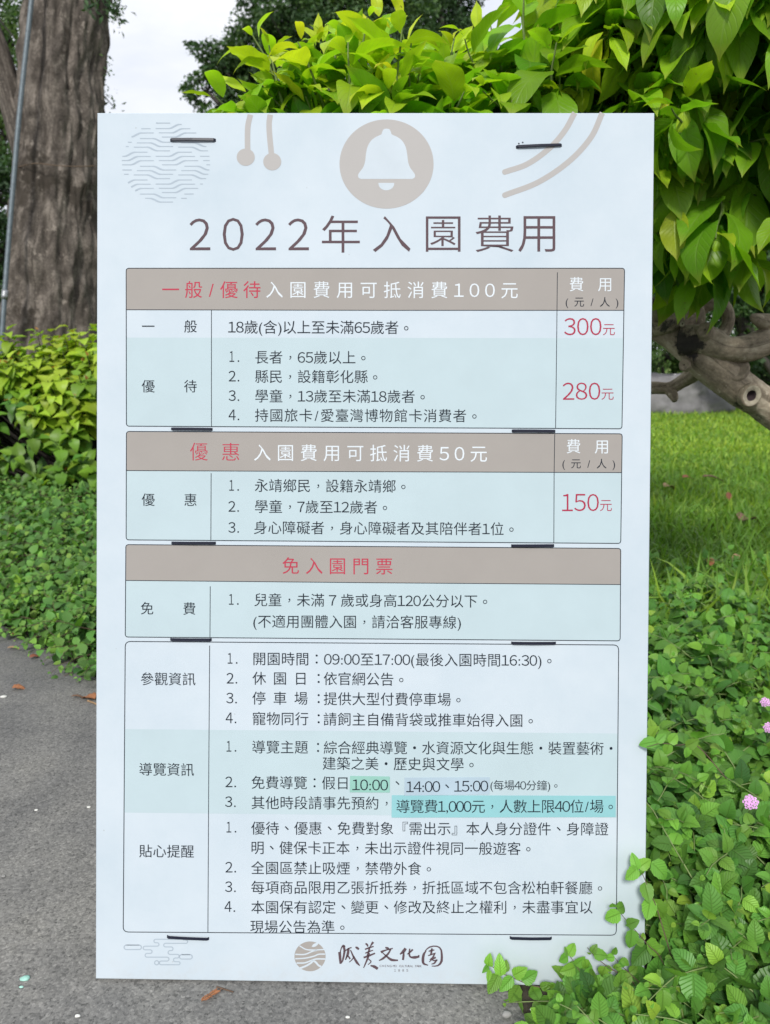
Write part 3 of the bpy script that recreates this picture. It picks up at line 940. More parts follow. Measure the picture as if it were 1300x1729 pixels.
#NEXT#
# ------------------------------------------------------------------ ground, path
def xb(y):                                # edge between the path and the planting
    return float(np.interp(y, [0, .6, .9, 1.1, 1.2, 1.3, 1.6, 2.0, 2.45, 3.05, 4.0, 7.0, 12.0], [.75, .56, .40, .28, .225, .17, .0, -.4, -.84, -1.52, -2.75, -6.5, -13]))

n = 60
gx = np.concatenate([-np.geomspace(400, 6, 14), np.linspace(-5, 9, n), np.geomspace(10, 400, 14)])
gy = np.concatenate([-np.geomspace(60, 3, 6), np.linspace(-2, 18, n), np.geomspace(19, 900, 16)])
V = np.array([(x, y, -0.006 - 0.01 + 0.008 * mnoise.noise(Vector((x, y, 0)))) for y in gy for x in gx])
k = len(gx)
F = np.array([(j * k + i, j * k + i + 1, (j + 1) * k + i + 1, (j + 1) * k + i) for j in range(len(gy) - 1) for i in range(k - 1)])
tag(link('ground', fast_mesh(V, F), soil_mat(), smooth=True), 'soil and turf ground', kind='structure')
del bpy.data.objects['ground']['label']

ys = np.concatenate([np.linspace(-3, 0.5, 6), np.linspace(0.55, 5, 120), np.linspace(5.2, 12, 20)])
ex = np.array([xb(y) + 0.03 * mnoise.noise(Vector((0.0, y * 5, 3))) + 0.012 * mnoise.noise(Vector((1.0, y * 23, 3))) for y in ys])
cols = 12
V = np.array([(e - 0.001 * 0 - (e + 16) * (c / cols) ** 2, y, 0.0 - (0.012 if c == 0 else 0)) for y, e in zip(ys, ex) for c in range(cols + 1)])
k = cols + 1
F = np.array([(j * k + i, (j + 1) * k + i, (j + 1) * k + i + 1, j * k + i + 1) for j in range(len(ys) - 1) for i in range(cols)])
tag(link('path', fast_mesh(V, F), asphalt_mat(), smooth=True), kind='structure')

# ------------------------------------------------------------------ planting materials
M_LAN = leaf_mat('lantana_leaf', [(0.0, (0.040, 0.120, 0.026)), (0.45, (0.115, 0.285, 0.044)), (0.8, (0.19, 0.40, 0.050)), (1.0, (0.31, 0.49, 0.055))], rough=0.45, nv=8, bump=0.7, vein=0.14, bdist=0.003)
M_COV = leaf_mat('cover_leaf', [(0.0, (0.032, 0.090, 0.022)), (0.5, (0.095, 0.23, 0.042)), (1.0, (0.22, 0.39, 0.055))], rough=0.55, nv=6, bump=0.4, vein=0.15)
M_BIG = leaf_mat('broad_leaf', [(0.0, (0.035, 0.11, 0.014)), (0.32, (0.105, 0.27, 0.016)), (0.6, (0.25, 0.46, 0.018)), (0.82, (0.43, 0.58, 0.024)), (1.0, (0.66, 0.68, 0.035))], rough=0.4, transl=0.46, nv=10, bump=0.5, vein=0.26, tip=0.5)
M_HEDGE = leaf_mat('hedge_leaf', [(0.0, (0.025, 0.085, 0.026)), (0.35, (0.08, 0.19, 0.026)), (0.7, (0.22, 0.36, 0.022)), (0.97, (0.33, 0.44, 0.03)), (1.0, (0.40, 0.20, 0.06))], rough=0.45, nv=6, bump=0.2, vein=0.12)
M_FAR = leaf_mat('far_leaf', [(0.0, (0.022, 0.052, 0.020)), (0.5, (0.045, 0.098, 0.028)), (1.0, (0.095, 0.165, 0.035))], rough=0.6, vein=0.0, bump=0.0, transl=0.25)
M_GRASS = leaf_mat('grass_blade', [(0.0, (0.060, 0.135, 0.022)), (0.5, (0.135, 0.265, 0.030)), (1.0, (0.34, 0.47, 0.05))], rough=0.5, vein=0.1, bump=0.0, transl=0.35)
M_STEM = plain('green_stem', (0.16, 0.22, 0.07), 0.6)
M_STEMB = plain('brown_stem', (0.10, 0.065, 0.04), 0.7)
M_BARKL = bark_mat('furrowed_bark', (0.018, 0.015, 0.012), (0.088, 0.075, 0.063), (0.27, 0.235, 0.20), sx=24, sy=4.0, bump=1.0, patches=(1.4, .55, (.040, .033, .026)))
M_BARKR = bark_mat('smooth_grey_bark', (0.075, 0.060, 0.042), (0.29, 0.24, 0.175), (0.58, 0.51, 0.39), sx=5, sy=6, bump=0.9, patches=(5.5, 0.60, (0.03, 0.03, 0.028)), soot=True)
M_BARKD = bark_mat('dark_bark', (0.015, 0.013, 0.012), (0.05, 0.044, 0.04), (0.11, 0.10, 0.09), sx=8, sy=2, bump=0.6)

T_LAN = [template('ovate', 8, 3, fold=f, bend=b, wave=w, saw=0.10, ph=p) for f, b, w, p in ((.18, .7, .05, 0), (.3, .5, .06, 1), (.1, 1.1, .05, 2), (.25, -.25, .05, 3), (.4, .9, .04, 4))]
T_LANF = [template('ovate', 4, 1, fold=f, bend=b) for f, b in ((.2, .7), (.35, .4), (.1, 1.1))]
T_BIG = [template('drip', 14, 3, fold=f, bend=b, wave=w, wfreq=q, ph=p) for f, b, w, q, p in ((.22, 1.0, .10, 2.2, 0), (.35, .6, .08, 2.6, 1), (.12, 1.5, .12, 1.8, 2), (.3, .25, .12, 2.4, 4), (.45, 1.2, .07, 2.0, 3), (.2, 1.9, .10, 2.1, 5))]
T_HEDGE = [template('heart', 6, 2, fold=f, bend=b, wave=.08, ph=p) for f, b, p in ((.3, .6, 0), (.15, 1.0, 1), (.4, .3, 2), (.25, 1.3, 3))]
T_FAR = [template('ovate', 2, 1, fold=.3, bend=.5), template('ovate', 2, 1, fold=.1, bend=1.2)]
T_GRASS = [template('blade', 5, 1, fold=.3, bend=b) for b in (.4, 1.0, 1.7, 2.3)]

def stem(p, r, k=5, n=None):
    return tube(p, r, n=n or len(p), k=k, cap=False)

def creeping_shoot(root, d0, length, leaf, LV, ST, nodes=7, droop=1.0, lift=0.5, first=0, agebase=0.45):
    """a trailing stem with pairs of leaves, smaller towards its tip"""
    d = unit(d0); p = np.array(root, float)
    pts = [p.copy()]
    step = length / nodes
    az = RNG.random() * math.pi
    for i in range(nodes):
        d = unit(d + np.array([RNG.normal() * .16, RNG.normal() * .16, -0.10 * droop + RNG.normal() * .07]))
        p = p + d * step
        pts.append(p.copy())
        if i < first: continue
        t = (i + 1) / nodes
        s = unit(np.cross(d, UP)); u = np.cross(s, d)
        az += math.pi / 2 + RNG.normal() * .25
        for sg in (1, -1):
            side = (s * math.cos(az) + u * math.sin(az)) * sg
            ld = unit(side * 1.0 + d * (0.25 + 0.5 * t) + UP * (lift * .3 + RNG.normal() * .15))
            nn = UP * 1.0 + d * 0.1 + rdir() * 0.34 - ld * 0.15 + np.array([-.12, -.30, 0])
            L = leaf * (1.05 - 0.55 * max(0, t - .45) / .55) * RNG.uniform(.75, 1.15)
            if t > .95: L *= .6
            LV.add(p + side * leaf * .06, ld, nn, L, min(1, max(0, agebase + 0.42 * (t - .4) + RNG.normal() * .18)), RNG.uniform(.85, 1.1))
    if ST is not None:
        ST.append(stem(pts, list(np.linspace(.0017, .0008, len(pts)))))

def on_board(b, e, m=0.014):
    """leaves that would stick in, or out through, the sheet"""
    lb, le = (b - B_T) @ B_R, (e - B_T) @ B_R
    inb = lambda l: (np.abs(l[:, 0]) < .53) & (l[:, 1] < B_H + .02) & (l[:, 1] > -.1)
    near = inb(lb) | inb(le)
    cross = (lb[:, 2] < m) & (le[:, 2] > -m) | (lb[:, 2] > -m) & (le[:, 2] < m)
    behind = (lb[:, 2] < 0) & (lb[:, 2] > -.09)
    return ~(near & (cross | behind))

# ------------------------------------------------------------------ right hand bed: trailing lantana
LV, LF, ST = Leaves(T_LAN, .75), Leaves(T_LANF, .75), []
def mound(x, y):
    e = x - xb(y)
    if y < 1.3: e = min(e, 9)
    s = min(1, max(0, e / .34)); s = s * s * (3 - 2 * s)
    h = .04 + .20 * s * (0.8 + .5 * mnoise.noise(Vector((x * 2.6, y * 2.6, 1.0))))
    if y < 1.32 and x < .56: h *= .32
    if y > 3.0: h *= max(.35, 1 - (y - 3.0) * .55)
    return h
cnt = 0
while cnt < 2900:
    y = .62 + 3.3 * RNG.random() ** 1.25
    x0, x1 = xb(y) + .05, .62 * y + .42
    x = RNG.uniform(x0, x1)
    hidden = x < .31 * y and y > 1.25
    if hidden and RNG.random() > .3: continue
    if y > 3.2 and RNG.random() < (y - 3.2) / .8: continue
    if y < 1.2 and x < .44 and RNG.random() < .45: continue
    if 1.17 < y < 1.5 and -.56 < x < .50: continue
    cnt += 1
    h = mound(x, y)
    z0 = h * RNG.uniform(.15, .85)
    a = RNG.random() * 6.283
    d0 = np.array([math.cos(a), math.sin(a) - .25, RNG.uniform(.15, 1.0)])
    far = y > 2.1
    creeping_shoot((x, y, z0), d0, RNG.uniform(.10, .20), RNG.uniform(.034, .052) * (1.22 if far else 1), LF if far else LV, ST, nodes=6 if not far else 5, droop=1.1)
bed = empty('lantana_bed', (0.9, 2.0, 0), 'dense low bed of bright green lantana right of the board', 'ground cover')
del bed['label'], bed['category']
bpy.data.objects.remove(bed)
o = LV.build('lantana_ground_cover', M_LAN, None, on_board)
tag(o, kind='stuff', label='bright green trailing lantana leaves covering the bed right of the board', cat='ground cover')
o2 = LF.build('lantana_ground_cover', M_LAN, None, on_board)
tag(o2, kind='stuff', label='smaller lantana leaves further back between the board and the lawn', cat='ground cover')
V, F, U = join(ST)
cen = V.reshape(-1, 5, 3).mean(1)
okr = np.repeat(on_board(cen, cen, .02), 5)
F = F[okr[F].all(1)]
o = link('lantana_stems', fast_mesh(V, F, U), M_STEM, smooth=True)
o.name = 'ground_cover_stems'
tag(o, kind='stuff', label='thin green stems running through the lantana bed', cat='ground cover')

# shoots that reach across the face of the board, laid out one by one
zz = 4.0625
def q5(x, y): return 790 + x / zz, 1380 + y / zz
def on_face(px, py, w):                  # a point w metres in front of the sheet
    u, v = bp(px, py)
    return B_R @ np.array([u, v, w]) + B_T
def face_shoot(label, path, leaves, ws, reach=None):
    pts = [on_face(*q5(*q), w) for q, w in zip(path, np.linspace(ws[0], ws[1], len(path)))]
    root = pts[-1]
    pts.append(pts[-1] + (pts[-1] - pts[-2]) * 1.1 + np.array([.01, -.02, -.05]))
    e = empty('lantana_shoot', tuple(pts[-1]), label, 'plant shoot', 'lantana shoots reaching across the board')
    tubes_obj('stem', [tube(pts, list(np.linspace(.0005, .0011, len(pts))), n=24, k=6)], M_STEMB, e)
    lv = Leaves(T_LAN, .70)
    for (bx, by, tx, ty, *r) in leaves:
        w0 = ws[0] + (ws[1] - ws[0]) * .5
        b = on_face(*q5(bx, by), w0 + RNG.uniform(-.004, .006))
        t = on_face(*q5(tx, ty), w0 + RNG.uniform(-.006, .014))
        d = t - b
        lv.add(b, d, B_R[:, 2] * 1.0 + UP * .35 + rdir() * .38, np.linalg.norm(d) * 1.05, r[1] if len(r) > 1 else RNG.uniform(.5, .85), r[0] if r else 1.0)
    lv.build('leaves', M_LAN, e)
face_shoot('lantana shoot beside the end of the table, the highest one on the board', [(1110, 285), (1140, 300), (1172, 370), (1195, 440), (1230, 520)],
    [(1112, 282, 1082, 182, .8), (1122, 278, 1208, 222), (1118, 272, 1022, 332, .95), (1130, 290, 1168, 374), (1165, 372, 1176, 480, .95), (1200, 470, 1168, 600, .95), (1215, 480, 1300, 625, .9), (1210, 240, 1320, 330, 1.0)], (.03, .05), (.56, 1.27, .20))
face_shoot('lantana shoot with a long dark stem slanting over the table corner', [(966, 538), (1008, 590), (1068, 660), (1140, 735), (1190, 790), (1262, 862)],
    [(965, 542, 936, 478, .9), (978, 548, 1072, 538), (998, 570, 898, 628), (1048, 660, 1106, 608), (1076, 678, 1062, 800, .95), (1080, 672, 1040, 668, .6), (1158, 775, 1098, 765), (1150, 760, 1168, 718), (1172, 760, 1262, 858, 1.0), (1190, 800, 1068, 900, 1.05, .2), (1245, 830, 1300, 800)], (.025, .05), (.52, 1.22, .14))
face_shoot('short lantana shoot with four leaves under the last cable tie', [(662, 880), (706, 935), (740, 985), (776, 1034), (830, 1090)],
    [(660, 880, 712, 804, .95), (660, 882, 582, 886, .9), (706, 955, 606, 962, .95), (710, 950, 765, 885, .9), (765, 885, 785, 968, .9), (650, 870, 642, 826, .6)], (.02, .045), (.40, 1.16, .10))
face_shoot('lantana shoot with rounded leaves rising from the clump at the foot of the board', [(796, 838), (832, 878), (905, 932), (962, 962), (1010, 980), (1075, 1015)],
    [(812, 850, 842, 790, .9), (826, 858, 916, 850, 1.0), (805, 845, 780, 836, .6), (905, 935, 862, 1018, 1.0), (940, 945, 900, 985, .9), (955, 940, 960, 905, .7), (985, 985, 1062, 990)], (.025, .05), (.47, 1.17, .12))
face_shoot('lantana shoot with small pairs of leaves near the table corner', [(952, 868), (1000, 920), (1056, 968), (1110, 1012), (1150, 1050)],
    [(955, 852, 966, 788, .8), (965, 872, 900, 880, 1.0), (985, 905, 1052, 915, .9), (1000, 912, 948, 938), (1010, 880, 1050, 910), (1060, 970, 1120, 935), (1068, 975, 990, 1010), (990, 880, 1015, 860, .8)], (.03, .055), (.50, 1.15, .12))
face_shoot('long lantana shoot trailing along the bottom edge of the board, leftmost of all', [(122, 940), (150, 968), (210, 1005), (300, 1035), (400, 1068), (480, 1078), (560, 1085), (640, 1120), (760, 1150)],
    [(128, 950, 115, 870, .8), (126, 950, 88, 950, .6), (132, 955, 118, 1030, .6), (205, 1000, 197, 868, .8), (195, 990, 125, 1108, .85), (240, 978, 250, 905, .8), (290, 1020, 195, 1092, .8), (292, 1015, 368, 944, .9), (345, 1035, 455, 985, .95), (330, 1062, 275, 1185, .8),
     (400, 1080, 412, 1040, .6), (415, 1078, 462, 1195, .9), (470, 1075, 530, 1035, .9), (560, 1080, 480, 1060, .8), (590, 1095, 525, 1150, .9), (555, 1150, 445, 1298, .95), (585, 1060, 650, 1130, .9), (640, 1110, 560, 1130, .9), (640, 1120, 715, 1150, .9), (600, 1150, 560, 1240, .9), (620, 1170, 700, 1240, .9), (690, 1180, 615, 1300, .8)], (.018, .05), (.34, 1.06, .05))
face_shoot('lantana sprig overlapping the right edge of the board level with the tinted band', [(1190, -520), (1300, -535), (1420, -515), (1560, -500)],
    [(1270, -545, 1155, -520, .85), (1265, -540, 1330, -590, .9), (1350, -535, 1420, -600), (1355, -530, 1330, -450), (1460, -515, 1540, -560), (1460, -510, 1480, -430)], (.03, .01), (.66, 1.45, .22))

# pink flower heads in the bed
M_PINK = plain('lilac_petal', (0.66, 0.36, 0.66), 0.6, vary=0.3, scale=200)
M_ROSE = plain('rose_petal', (0.70, 0.22, 0.30), 0.6, vary=0.3, scale=200)
M_BUD = plain('cream_bud', (0.62, 0.66, 0.42), 0.6)
def flower(px, py, d, size, label, m=None, nrm=(-.35, -.75, .55)):
    c = P(px, py, d)
    e = empty('lantana_flower', tuple(c), label, 'flower', 'lantana flower heads')
    nrm = unit(nrm); a = unit(np.cross(nrm, [0.1, 0.2, 1])); b = np.cross(nrm, a)
    V, F = [], []
    for i in range(26):
        r = math.sqrt((i + .5) / 26); th = i * 2.39996
        q = c + (a * math.cos(th) + b * math.sin(th)) * r * size + nrm * size * .75 * math.sqrt(max(0, 1 - .85 * r * r))
        fn = unit(nrm * 1.0 + (a * math.cos(th) + b * math.sin(th)) * r * 1.1 + rdir() * .15)
        fa = unit(np.cross(fn, rdir())); fb = np.cross(fn, fa)
        o = len(V); V.append(q - fn * size * .05)
        s = size * .27
        for j in range(8):
            an = j * math.pi / 4
            rr_ = s * (1.0 if j % 2 == 0 else .62)
            V.append(q + (fa * math.cos(an) + fb * math.sin(an)) * rr_ + fn * size * .04 * (1 if j % 2 else -1))
        F += [(o, o + 1 + j, o + 1 + (j + 1) % 8) for j in range(8)]
    link('petals', mesh(V, F), m or M_PINK, e)
    tubes_obj('stem', [tube([c - nrm * size * .2, c - nrm * size * 1.2, c - nrm * size * 2 - UP * size * 1.5], [size * .3, size * .09, size * .07], n=8, k=6)], M_STEM, e)
flower(1267, 1355, 1.36, .0125, 'round lilac lantana flower head in the bed, the only one wholly in view')
flower(1298, 1229, 1.66, .011, 'lilac lantana flower cut by the right edge of the photo')
flower(1292, 1186, 1.80, .011, 'pale lilac lantana flower, the farthest back in the lower bed')
flower(1161, 288, 2.28, .012, 'rose pink flower among the broad leaves right of the board', M_ROSE)

# ------------------------------------------------------------------ left bank of ground cover
LV, ST = Leaves(T_LANF, .78), []
cnt = 0
while cnt < 3100:
    y = RNG.uniform(2.2, 5.3)
    x = RNG.uniform(-3.6, -.1)
    e = x - xb(y)
    if e < .02 or x > -.22 * y: continue
    if x > -.42 * y + .15 and RNG.random() < .6: continue
    cnt += 1
    s = min(1, e / .5)
    h = .05 + (.16 + .07 * max(0, y - 3.5)) * s * (1 + .5 * mnoise.noise(Vector((x * 2.1, y * 2.1, 4))))
    a = RNG.random() * 6.283
    creeping_shoot((x, y, h * RNG.uniform(.2, .9)), (math.cos(a), math.sin(a) - .3, RNG.uniform(.1, .8)), RNG.uniform(.12, .24), RNG.uniform(.036, .058), LV, ST, nodes=5, droop=1.2, agebase=.46)
tag(LV.build('bank_ground_cover', M_COV, None, on_board), kind='stuff', label='low green creeper spilling over the path edge left of the board', cat='ground cover')
V, F, U = join(ST)
tag(link('bank_cover_stems', fast_mesh(V, F, U), M_STEMB, smooth=True), kind='stuff', label='thin stems under the creeper left of the board', cat='ground cover')

# ------------------------------------------------------------------ lawn
LG = Leaves(T_GRASS, .07)
def blades(num, y0, y1, hmin, hmax, wd, pw=1.0, a0=.25, a1=.6):
    i = 0
    while i < num:
        y = y0 + (y1 - y0) * RNG.random() ** pw
        x = RNG.uniform(.27 * y, .66 * y + .3)
        i += 1
        c = mnoise.noise(Vector((x * .8, y * .8, 7)))
        d = unit([RNG.normal() * .45, RNG.normal() * .45, 1])
        n_ = unit([RNG.normal(), RNG.normal(), .3])
        LG.add((x, y, -.012), d, n_, RNG.uniform(hmin, hmax) * (1 + .35 * c), min(1, max(0, RNG.uniform(a0, a1) + .18 * c)), wd * RNG.uniform(.7, 1.3))
blades(900, 2.0, 3.2, .20, .34, .75, 1.0, .2, .7)
blades(9000, 2.9, 5.2, .10, .24, .85, 1.0, .1, .6)
blades(16000, 4.6, 8.5, .07, .16, 1.3, 1.0, .2, .75)
blades(22000, 7.5, 16.5, .06, .12, 2.6, 1.1, .35, 1.0)
for i in range(14000):                    # the rest of the lawn, behind the board
    y = RNG.uniform(3.6, 13)
    x = RNG.uniform(max(xb(y) + .8, -.25 * y), .32 * y)
    LG.add((x, y, -.012), unit([RNG.normal() * .45, RNG.normal() * .45, 1]), unit([RNG.normal(), RNG.normal(), .3]), RNG.uniform(.07, .14), RNG.uniform(.25, .8), 1.8)
tag(LG.build('lawn_grass', M_GRASS, None, on_board), kind='stuff', label='lawn grass right of the board, bright in the distance', cat='grass')

# ------------------------------------------------------------------ hedge shrub behind the left bank
hs = empty('hedge_shrub', (-2.1, 5.6, 0), 'rounded yellow green leafy shrub growing in front of the big trunk', 'shrub')
LV, ST = Leaves(T_HEDGE, .78), []
hc, hr = np.array([-2.05, 5.75, .42]), np.array([1.45, .85, .93])
for i in range(780):
    v = rdir()
    if v[2] < -.35: v[2] = -v[2]
    if v[1] > .5 and RNG.random() < .5: v[1] = -v[1]
    bump = 1 + .10 * mnoise.noise(Vector(v * 2.7)) + .06 * mnoise.noise(Vector(v * 6.0))
    gap = mnoise.noise(Vector(v * 5.0 + np.array([4, 0, 0])))
    if gap < -.14 and RNG.random() < .75: continue
    tip = hc + v * hr * bump * RNG.uniform(.84, 1.0)
    if tip[2] < .03: continue
    out = unit(v / hr + UP * .35)
    base = tip - out * .16
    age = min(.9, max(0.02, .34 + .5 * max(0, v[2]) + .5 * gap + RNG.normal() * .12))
    nl = RNG.integers(6, 10)
    for j in range(nl):
        az = j * 2.4 + RNG.random()
        s = unit(np.cross(out, [.3, .9, .2])); u = np.cross(out, s)
        side = s * math.cos(az) + u * math.sin(az)
        t = j / nl
        ld = unit(side * (1 - .35 * t) + out * .35 * t - UP * .28 * (1 - t))
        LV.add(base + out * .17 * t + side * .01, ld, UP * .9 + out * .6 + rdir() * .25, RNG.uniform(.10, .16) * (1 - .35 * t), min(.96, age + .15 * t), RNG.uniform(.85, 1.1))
    if RNG.random() < .22:
        LV.add(tip, unit(out + rdir() * .5), UP + rdir() * .5, .035, 1.0)
    ST.append(stem([hc * [1, 1, .4] + (base - hc) * .5, base - UP * .03, tip], [.008, .005, .002]))
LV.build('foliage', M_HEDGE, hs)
tubes_obj('twigs', ST, M_BARKD, hs)

# ------------------------------------------------------------------ big trunk on the left with its limb
D = 7.2
bt = empty('big_tree', tuple(G(85, 800) * [1, 1, 0] + [0, 0, 0]), 'big old tree with furrowed grey brown trunk behind the left shrub', 'tree')
bt.location = (P(85, 600, D)[0], P(85, 600, D)[1], 0)
pl = [P(85, 905, D), P(80, 700, D), P(90, 560, D), P(93, 430, D), P(100, 300, D), P(104, 150, D), P(113, 0, D), P(120, -200, D), P(135, -520, D)]
rad = np.array([92, 82, 74, 71, 68, 66, 64, 62, 50]) * D / FPX
trunk = tubes_obj('trunk', [tube(pl, rad, n=240, k=180, rough=.05, freq=2.2, ridge=.15, nridge=9, seed=3.0)], M_BARKL, bt)
tubes_obj('limb', [tube([P(70, 330, D + .1), P(38, 235, D + .05), P(12, 140, D), P(-12, 60, D - .1), P(-60, -60, D - .1)], np.array([26, 22, 20, 17, 14]) * D / FPX, n=70, k=36, rough=.06, freq=3, ridge=.08, seed=9.0)], M_BARKL, bt)
tubes_obj('wire_band', [tube([P(30, 282, D - .36), P(60, 276, D - .46), P(100, 280, D - .50), P(135, 281, D - .44), P(160, 280, D - .36)], [.0045] * 5, n=30, k=6)], M_STEMB, bt)
LV = Leaves(T_FAR, .42); ST = []
def spray(p0, p1, num, spread, leaf, age=.6):
    p0, p1 = np.array(p0), np.array(p1)
    ST.append(tube([p0, (p0 + p1) / 2 + rdir() * .04, p1], [.012, .008, .003], n=8, k=5, cap=False))
    for i in range(num):
        t = RNG.random() ** .7
        q = p0 + (p1 - p0) * t + rdir() * spread * RNG.random()
        LV.add(q, unit(p1 - p0 + rdir() * 1.3 - UP * .3), rdir() + UP * .5, leaf * RNG.uniform(.6, 1.2), min(1, age + RNG.normal() * .2))
spray(P(165, -60, D), P(200, 35, D - .1), 150, .16, .07, .35)
spray(P(120, -90, D - .4), P(165, 10, D - .6), 160, .16, .07, .3)
spray(P(150, 60, D), P(186, 128, D), 34, .10, .05, .7)
spray(P(150, 130, D + .3), P(195, 184, D + .3), 70, .13, .055, .8)
spray(P(-10, 20, D + .6), P(36, 75, D + .6), 150, .22, .06, .8)
spray(P(-10, 100, D + .6), P(40, 150, D + .8), 150, .25, .06, .7)
LV.build('foliage', M_FAR, bt)
tubes_obj('twigs', ST, M_BARKD, bt)

gp = empty('guy_pole', tuple(P(2, 620, 6.55) * [1, 1, 0]), 'thin grey metal pole leaning against the big furrowed trunk', 'pole')
tubes_obj('pole', [tube([P(-8, 720, 6.5), P(3, 570, 6.5), P(12, 440, 6.55), P(28, 245, 6.6), P(38, 140, 6.62), P(49, 40, 6.66), P(62, -80, 6.7)], [.021] * 7, n=40, k=14)], plain('weathered_steel', (.10, .125, .14), .55, .4), gp)
tubes_obj('clamp', [tube([P(7.4, 505, 6.52), P(8.6, 490, 6.52)], [.027, .027], n=4, k=14)], STEEL, gp)

# ------------------------------------------------------------------ trees and shrubs far behind
def far_tree(name, label, d, lobes, num, leaf, trunk_px, cat='tree', ages=(.2, .75), clump=.32, group='trees beyond the garden', m=None, drop=.25, base_r=.16):
    root = np.array(P(trunk_px, 600, d)); root[2] = 0
    e = empty(name, tuple(root), label, cat, group)
    LV = Leaves(T_FAR, .5)
    ST = []
    tot = sum(l[2] * l[2] for l in lobes)
    for (px, py, r, *dd) in lobes:
        c = np.array(P(px, py, d + (dd[0] if dd else 0)))
        R = r * d / FPX
        ncl = max(6, int(num * r * r / tot / 55))
        for i in range(ncl):
            v = rdir()
            q = c + v * R * (RNG.uniform(.35, 1.0) ** .6) * (1 + .18 * mnoise.noise(Vector(v * 3 + Vector((px, 0, 0)))))
            if RNG.random() < .25: ST.append(tube([c - v * R * .2, (c + q) / 2 - UP * .1, q], [.035, .02, .008], n=6, k=4, cap=False))
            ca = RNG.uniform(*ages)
            cs = clump * RNG.uniform(.5, 1.2) * (R / 1.2) ** .4
            ax = unit(v + UP * .2 + rdir() * .5)
            for j in range(55):
                o_ = rdir() * cs * RNG.random() ** .5 * [1, 1, .6]
                LV.add(q + o_, unit(ax + rdir() * .9 - UP * drop), rdir() + UP * .7, leaf * RNG.uniform(.6, 1.25), min(1, max(0, ca + RNG.normal() * .12)))
        ST.append(tube([root + UP * (c[2] * .35), (root + UP * c[2] * .6) * .5 + c * .5 - UP * .25 * R, c], [base_r * .6, base_r * .4, .04], n=10, k=7, cap=False))
    LV.build('crown', m or M_FAR, e)
    top = max(P(l[0], l[1], d)[2] for l in lobes)
    tubes_obj('trunk', [tube([root - UP * .1, root + UP * top * .35 + [.08, 0, 0], root + UP * top * .75], [base_r * 1.25, base_r, base_r * .5], n=24, k=14, rough=.06, freq=3, ridge=.06)], M_BARKD, e)
    tubes_obj('branches', ST, M_BARKD, e)
    return e
far_tree('feathery_tree', 'dark feathery tree against the sky above the middle of the board', 15.0,
    [(395, 130, 62), (360, 100, 36), (440, 95, 70), (470, 40, 75), (520, 120, 110), (545, -10, 120), (620, 80, 120), (640, -110, 140), (420, 175, 60), (350, 155, 34)], 62000, .10, 560, drop=.5)
far_tree('dark_conifer', 'dark slender tree showing between gaps of the broad leaves, right of the feathery one', 19.0,
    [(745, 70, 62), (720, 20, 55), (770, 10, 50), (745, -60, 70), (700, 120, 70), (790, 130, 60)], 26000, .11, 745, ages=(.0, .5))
far_tree('light_leaved_tree', 'pale leaved tree at the left edge behind the limb', 12.5,
    [(10, 80, 60), (-40, 20, 80), (25, 190, 45), (0, 250, 50), (-50, 150, 90)], 17000, .085, -60, ages=(.5, 1.0), drop=.2)
far_tree('dark_edge_tree', 'dark tree at the left edge below the limb', 10.5,
    [(-10, 330, 62), (5, 420, 58), (-20, 500, 60), (150, 470, 40), (140, 540, 40)], 15000, .08, -20, ages=(.0, .45))  # crown coloured from the darker half of the leaf tones
far_tree('backdrop_tree', 'dark green tree behind the crooked branches at the right edge', 14.0,
    [(1290, 470, 85), (1220, 430, 80), (1340, 400, 110), (1130, 450, 80), (1250, 560, 60)], 30000, .11, 1330, ages=(.1, .6))
far_tree('clipped_shrub', 'green shrub beyond the boulder, seen under the crooked branch', 20.0,
    [(1120, 600, 42), (1060, 600, 45), (1165, 600, 36)], 9000, .10, 1120, cat='shrub', ages=(.5, 1.0), group='shrubs beyond the lawn', base_r=.05)
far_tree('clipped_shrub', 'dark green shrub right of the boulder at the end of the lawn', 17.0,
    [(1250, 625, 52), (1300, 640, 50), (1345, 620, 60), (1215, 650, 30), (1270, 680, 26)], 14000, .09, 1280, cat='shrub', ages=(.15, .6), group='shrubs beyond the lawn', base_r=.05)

LV = Leaves(T_FAR, .6)
for i in range(520):
    x = -46 + 92 * (i + RNG.random()) / 520
    h = 2.2 + 1.5 * (1 + mnoise.noise(Vector((x * .22, 0, 5)))) + .5 * mnoise.noise(Vector((x * .9, 0, 5)))
    for k_ in range(4):
        c = np.array([x, 37 + RNG.uniform(-1.5, 2), h * RNG.uniform(.05, 1.0)])
        ca = RNG.uniform(.1, .8)
        for j in range(26):
            LV.add(c + rdir() * RNG.random() ** .5 * [.8, .6, .55], unit(rdir() + UP * .2), rdir() + UP * .7, RNG.uniform(.16, .32), min(1, max(0, ca + RNG.normal() * .12)))
tag(LV.build('distant_trees', M_FAR), 'far off green belt of trees along the end of the garden', 'trees', kind='stuff')
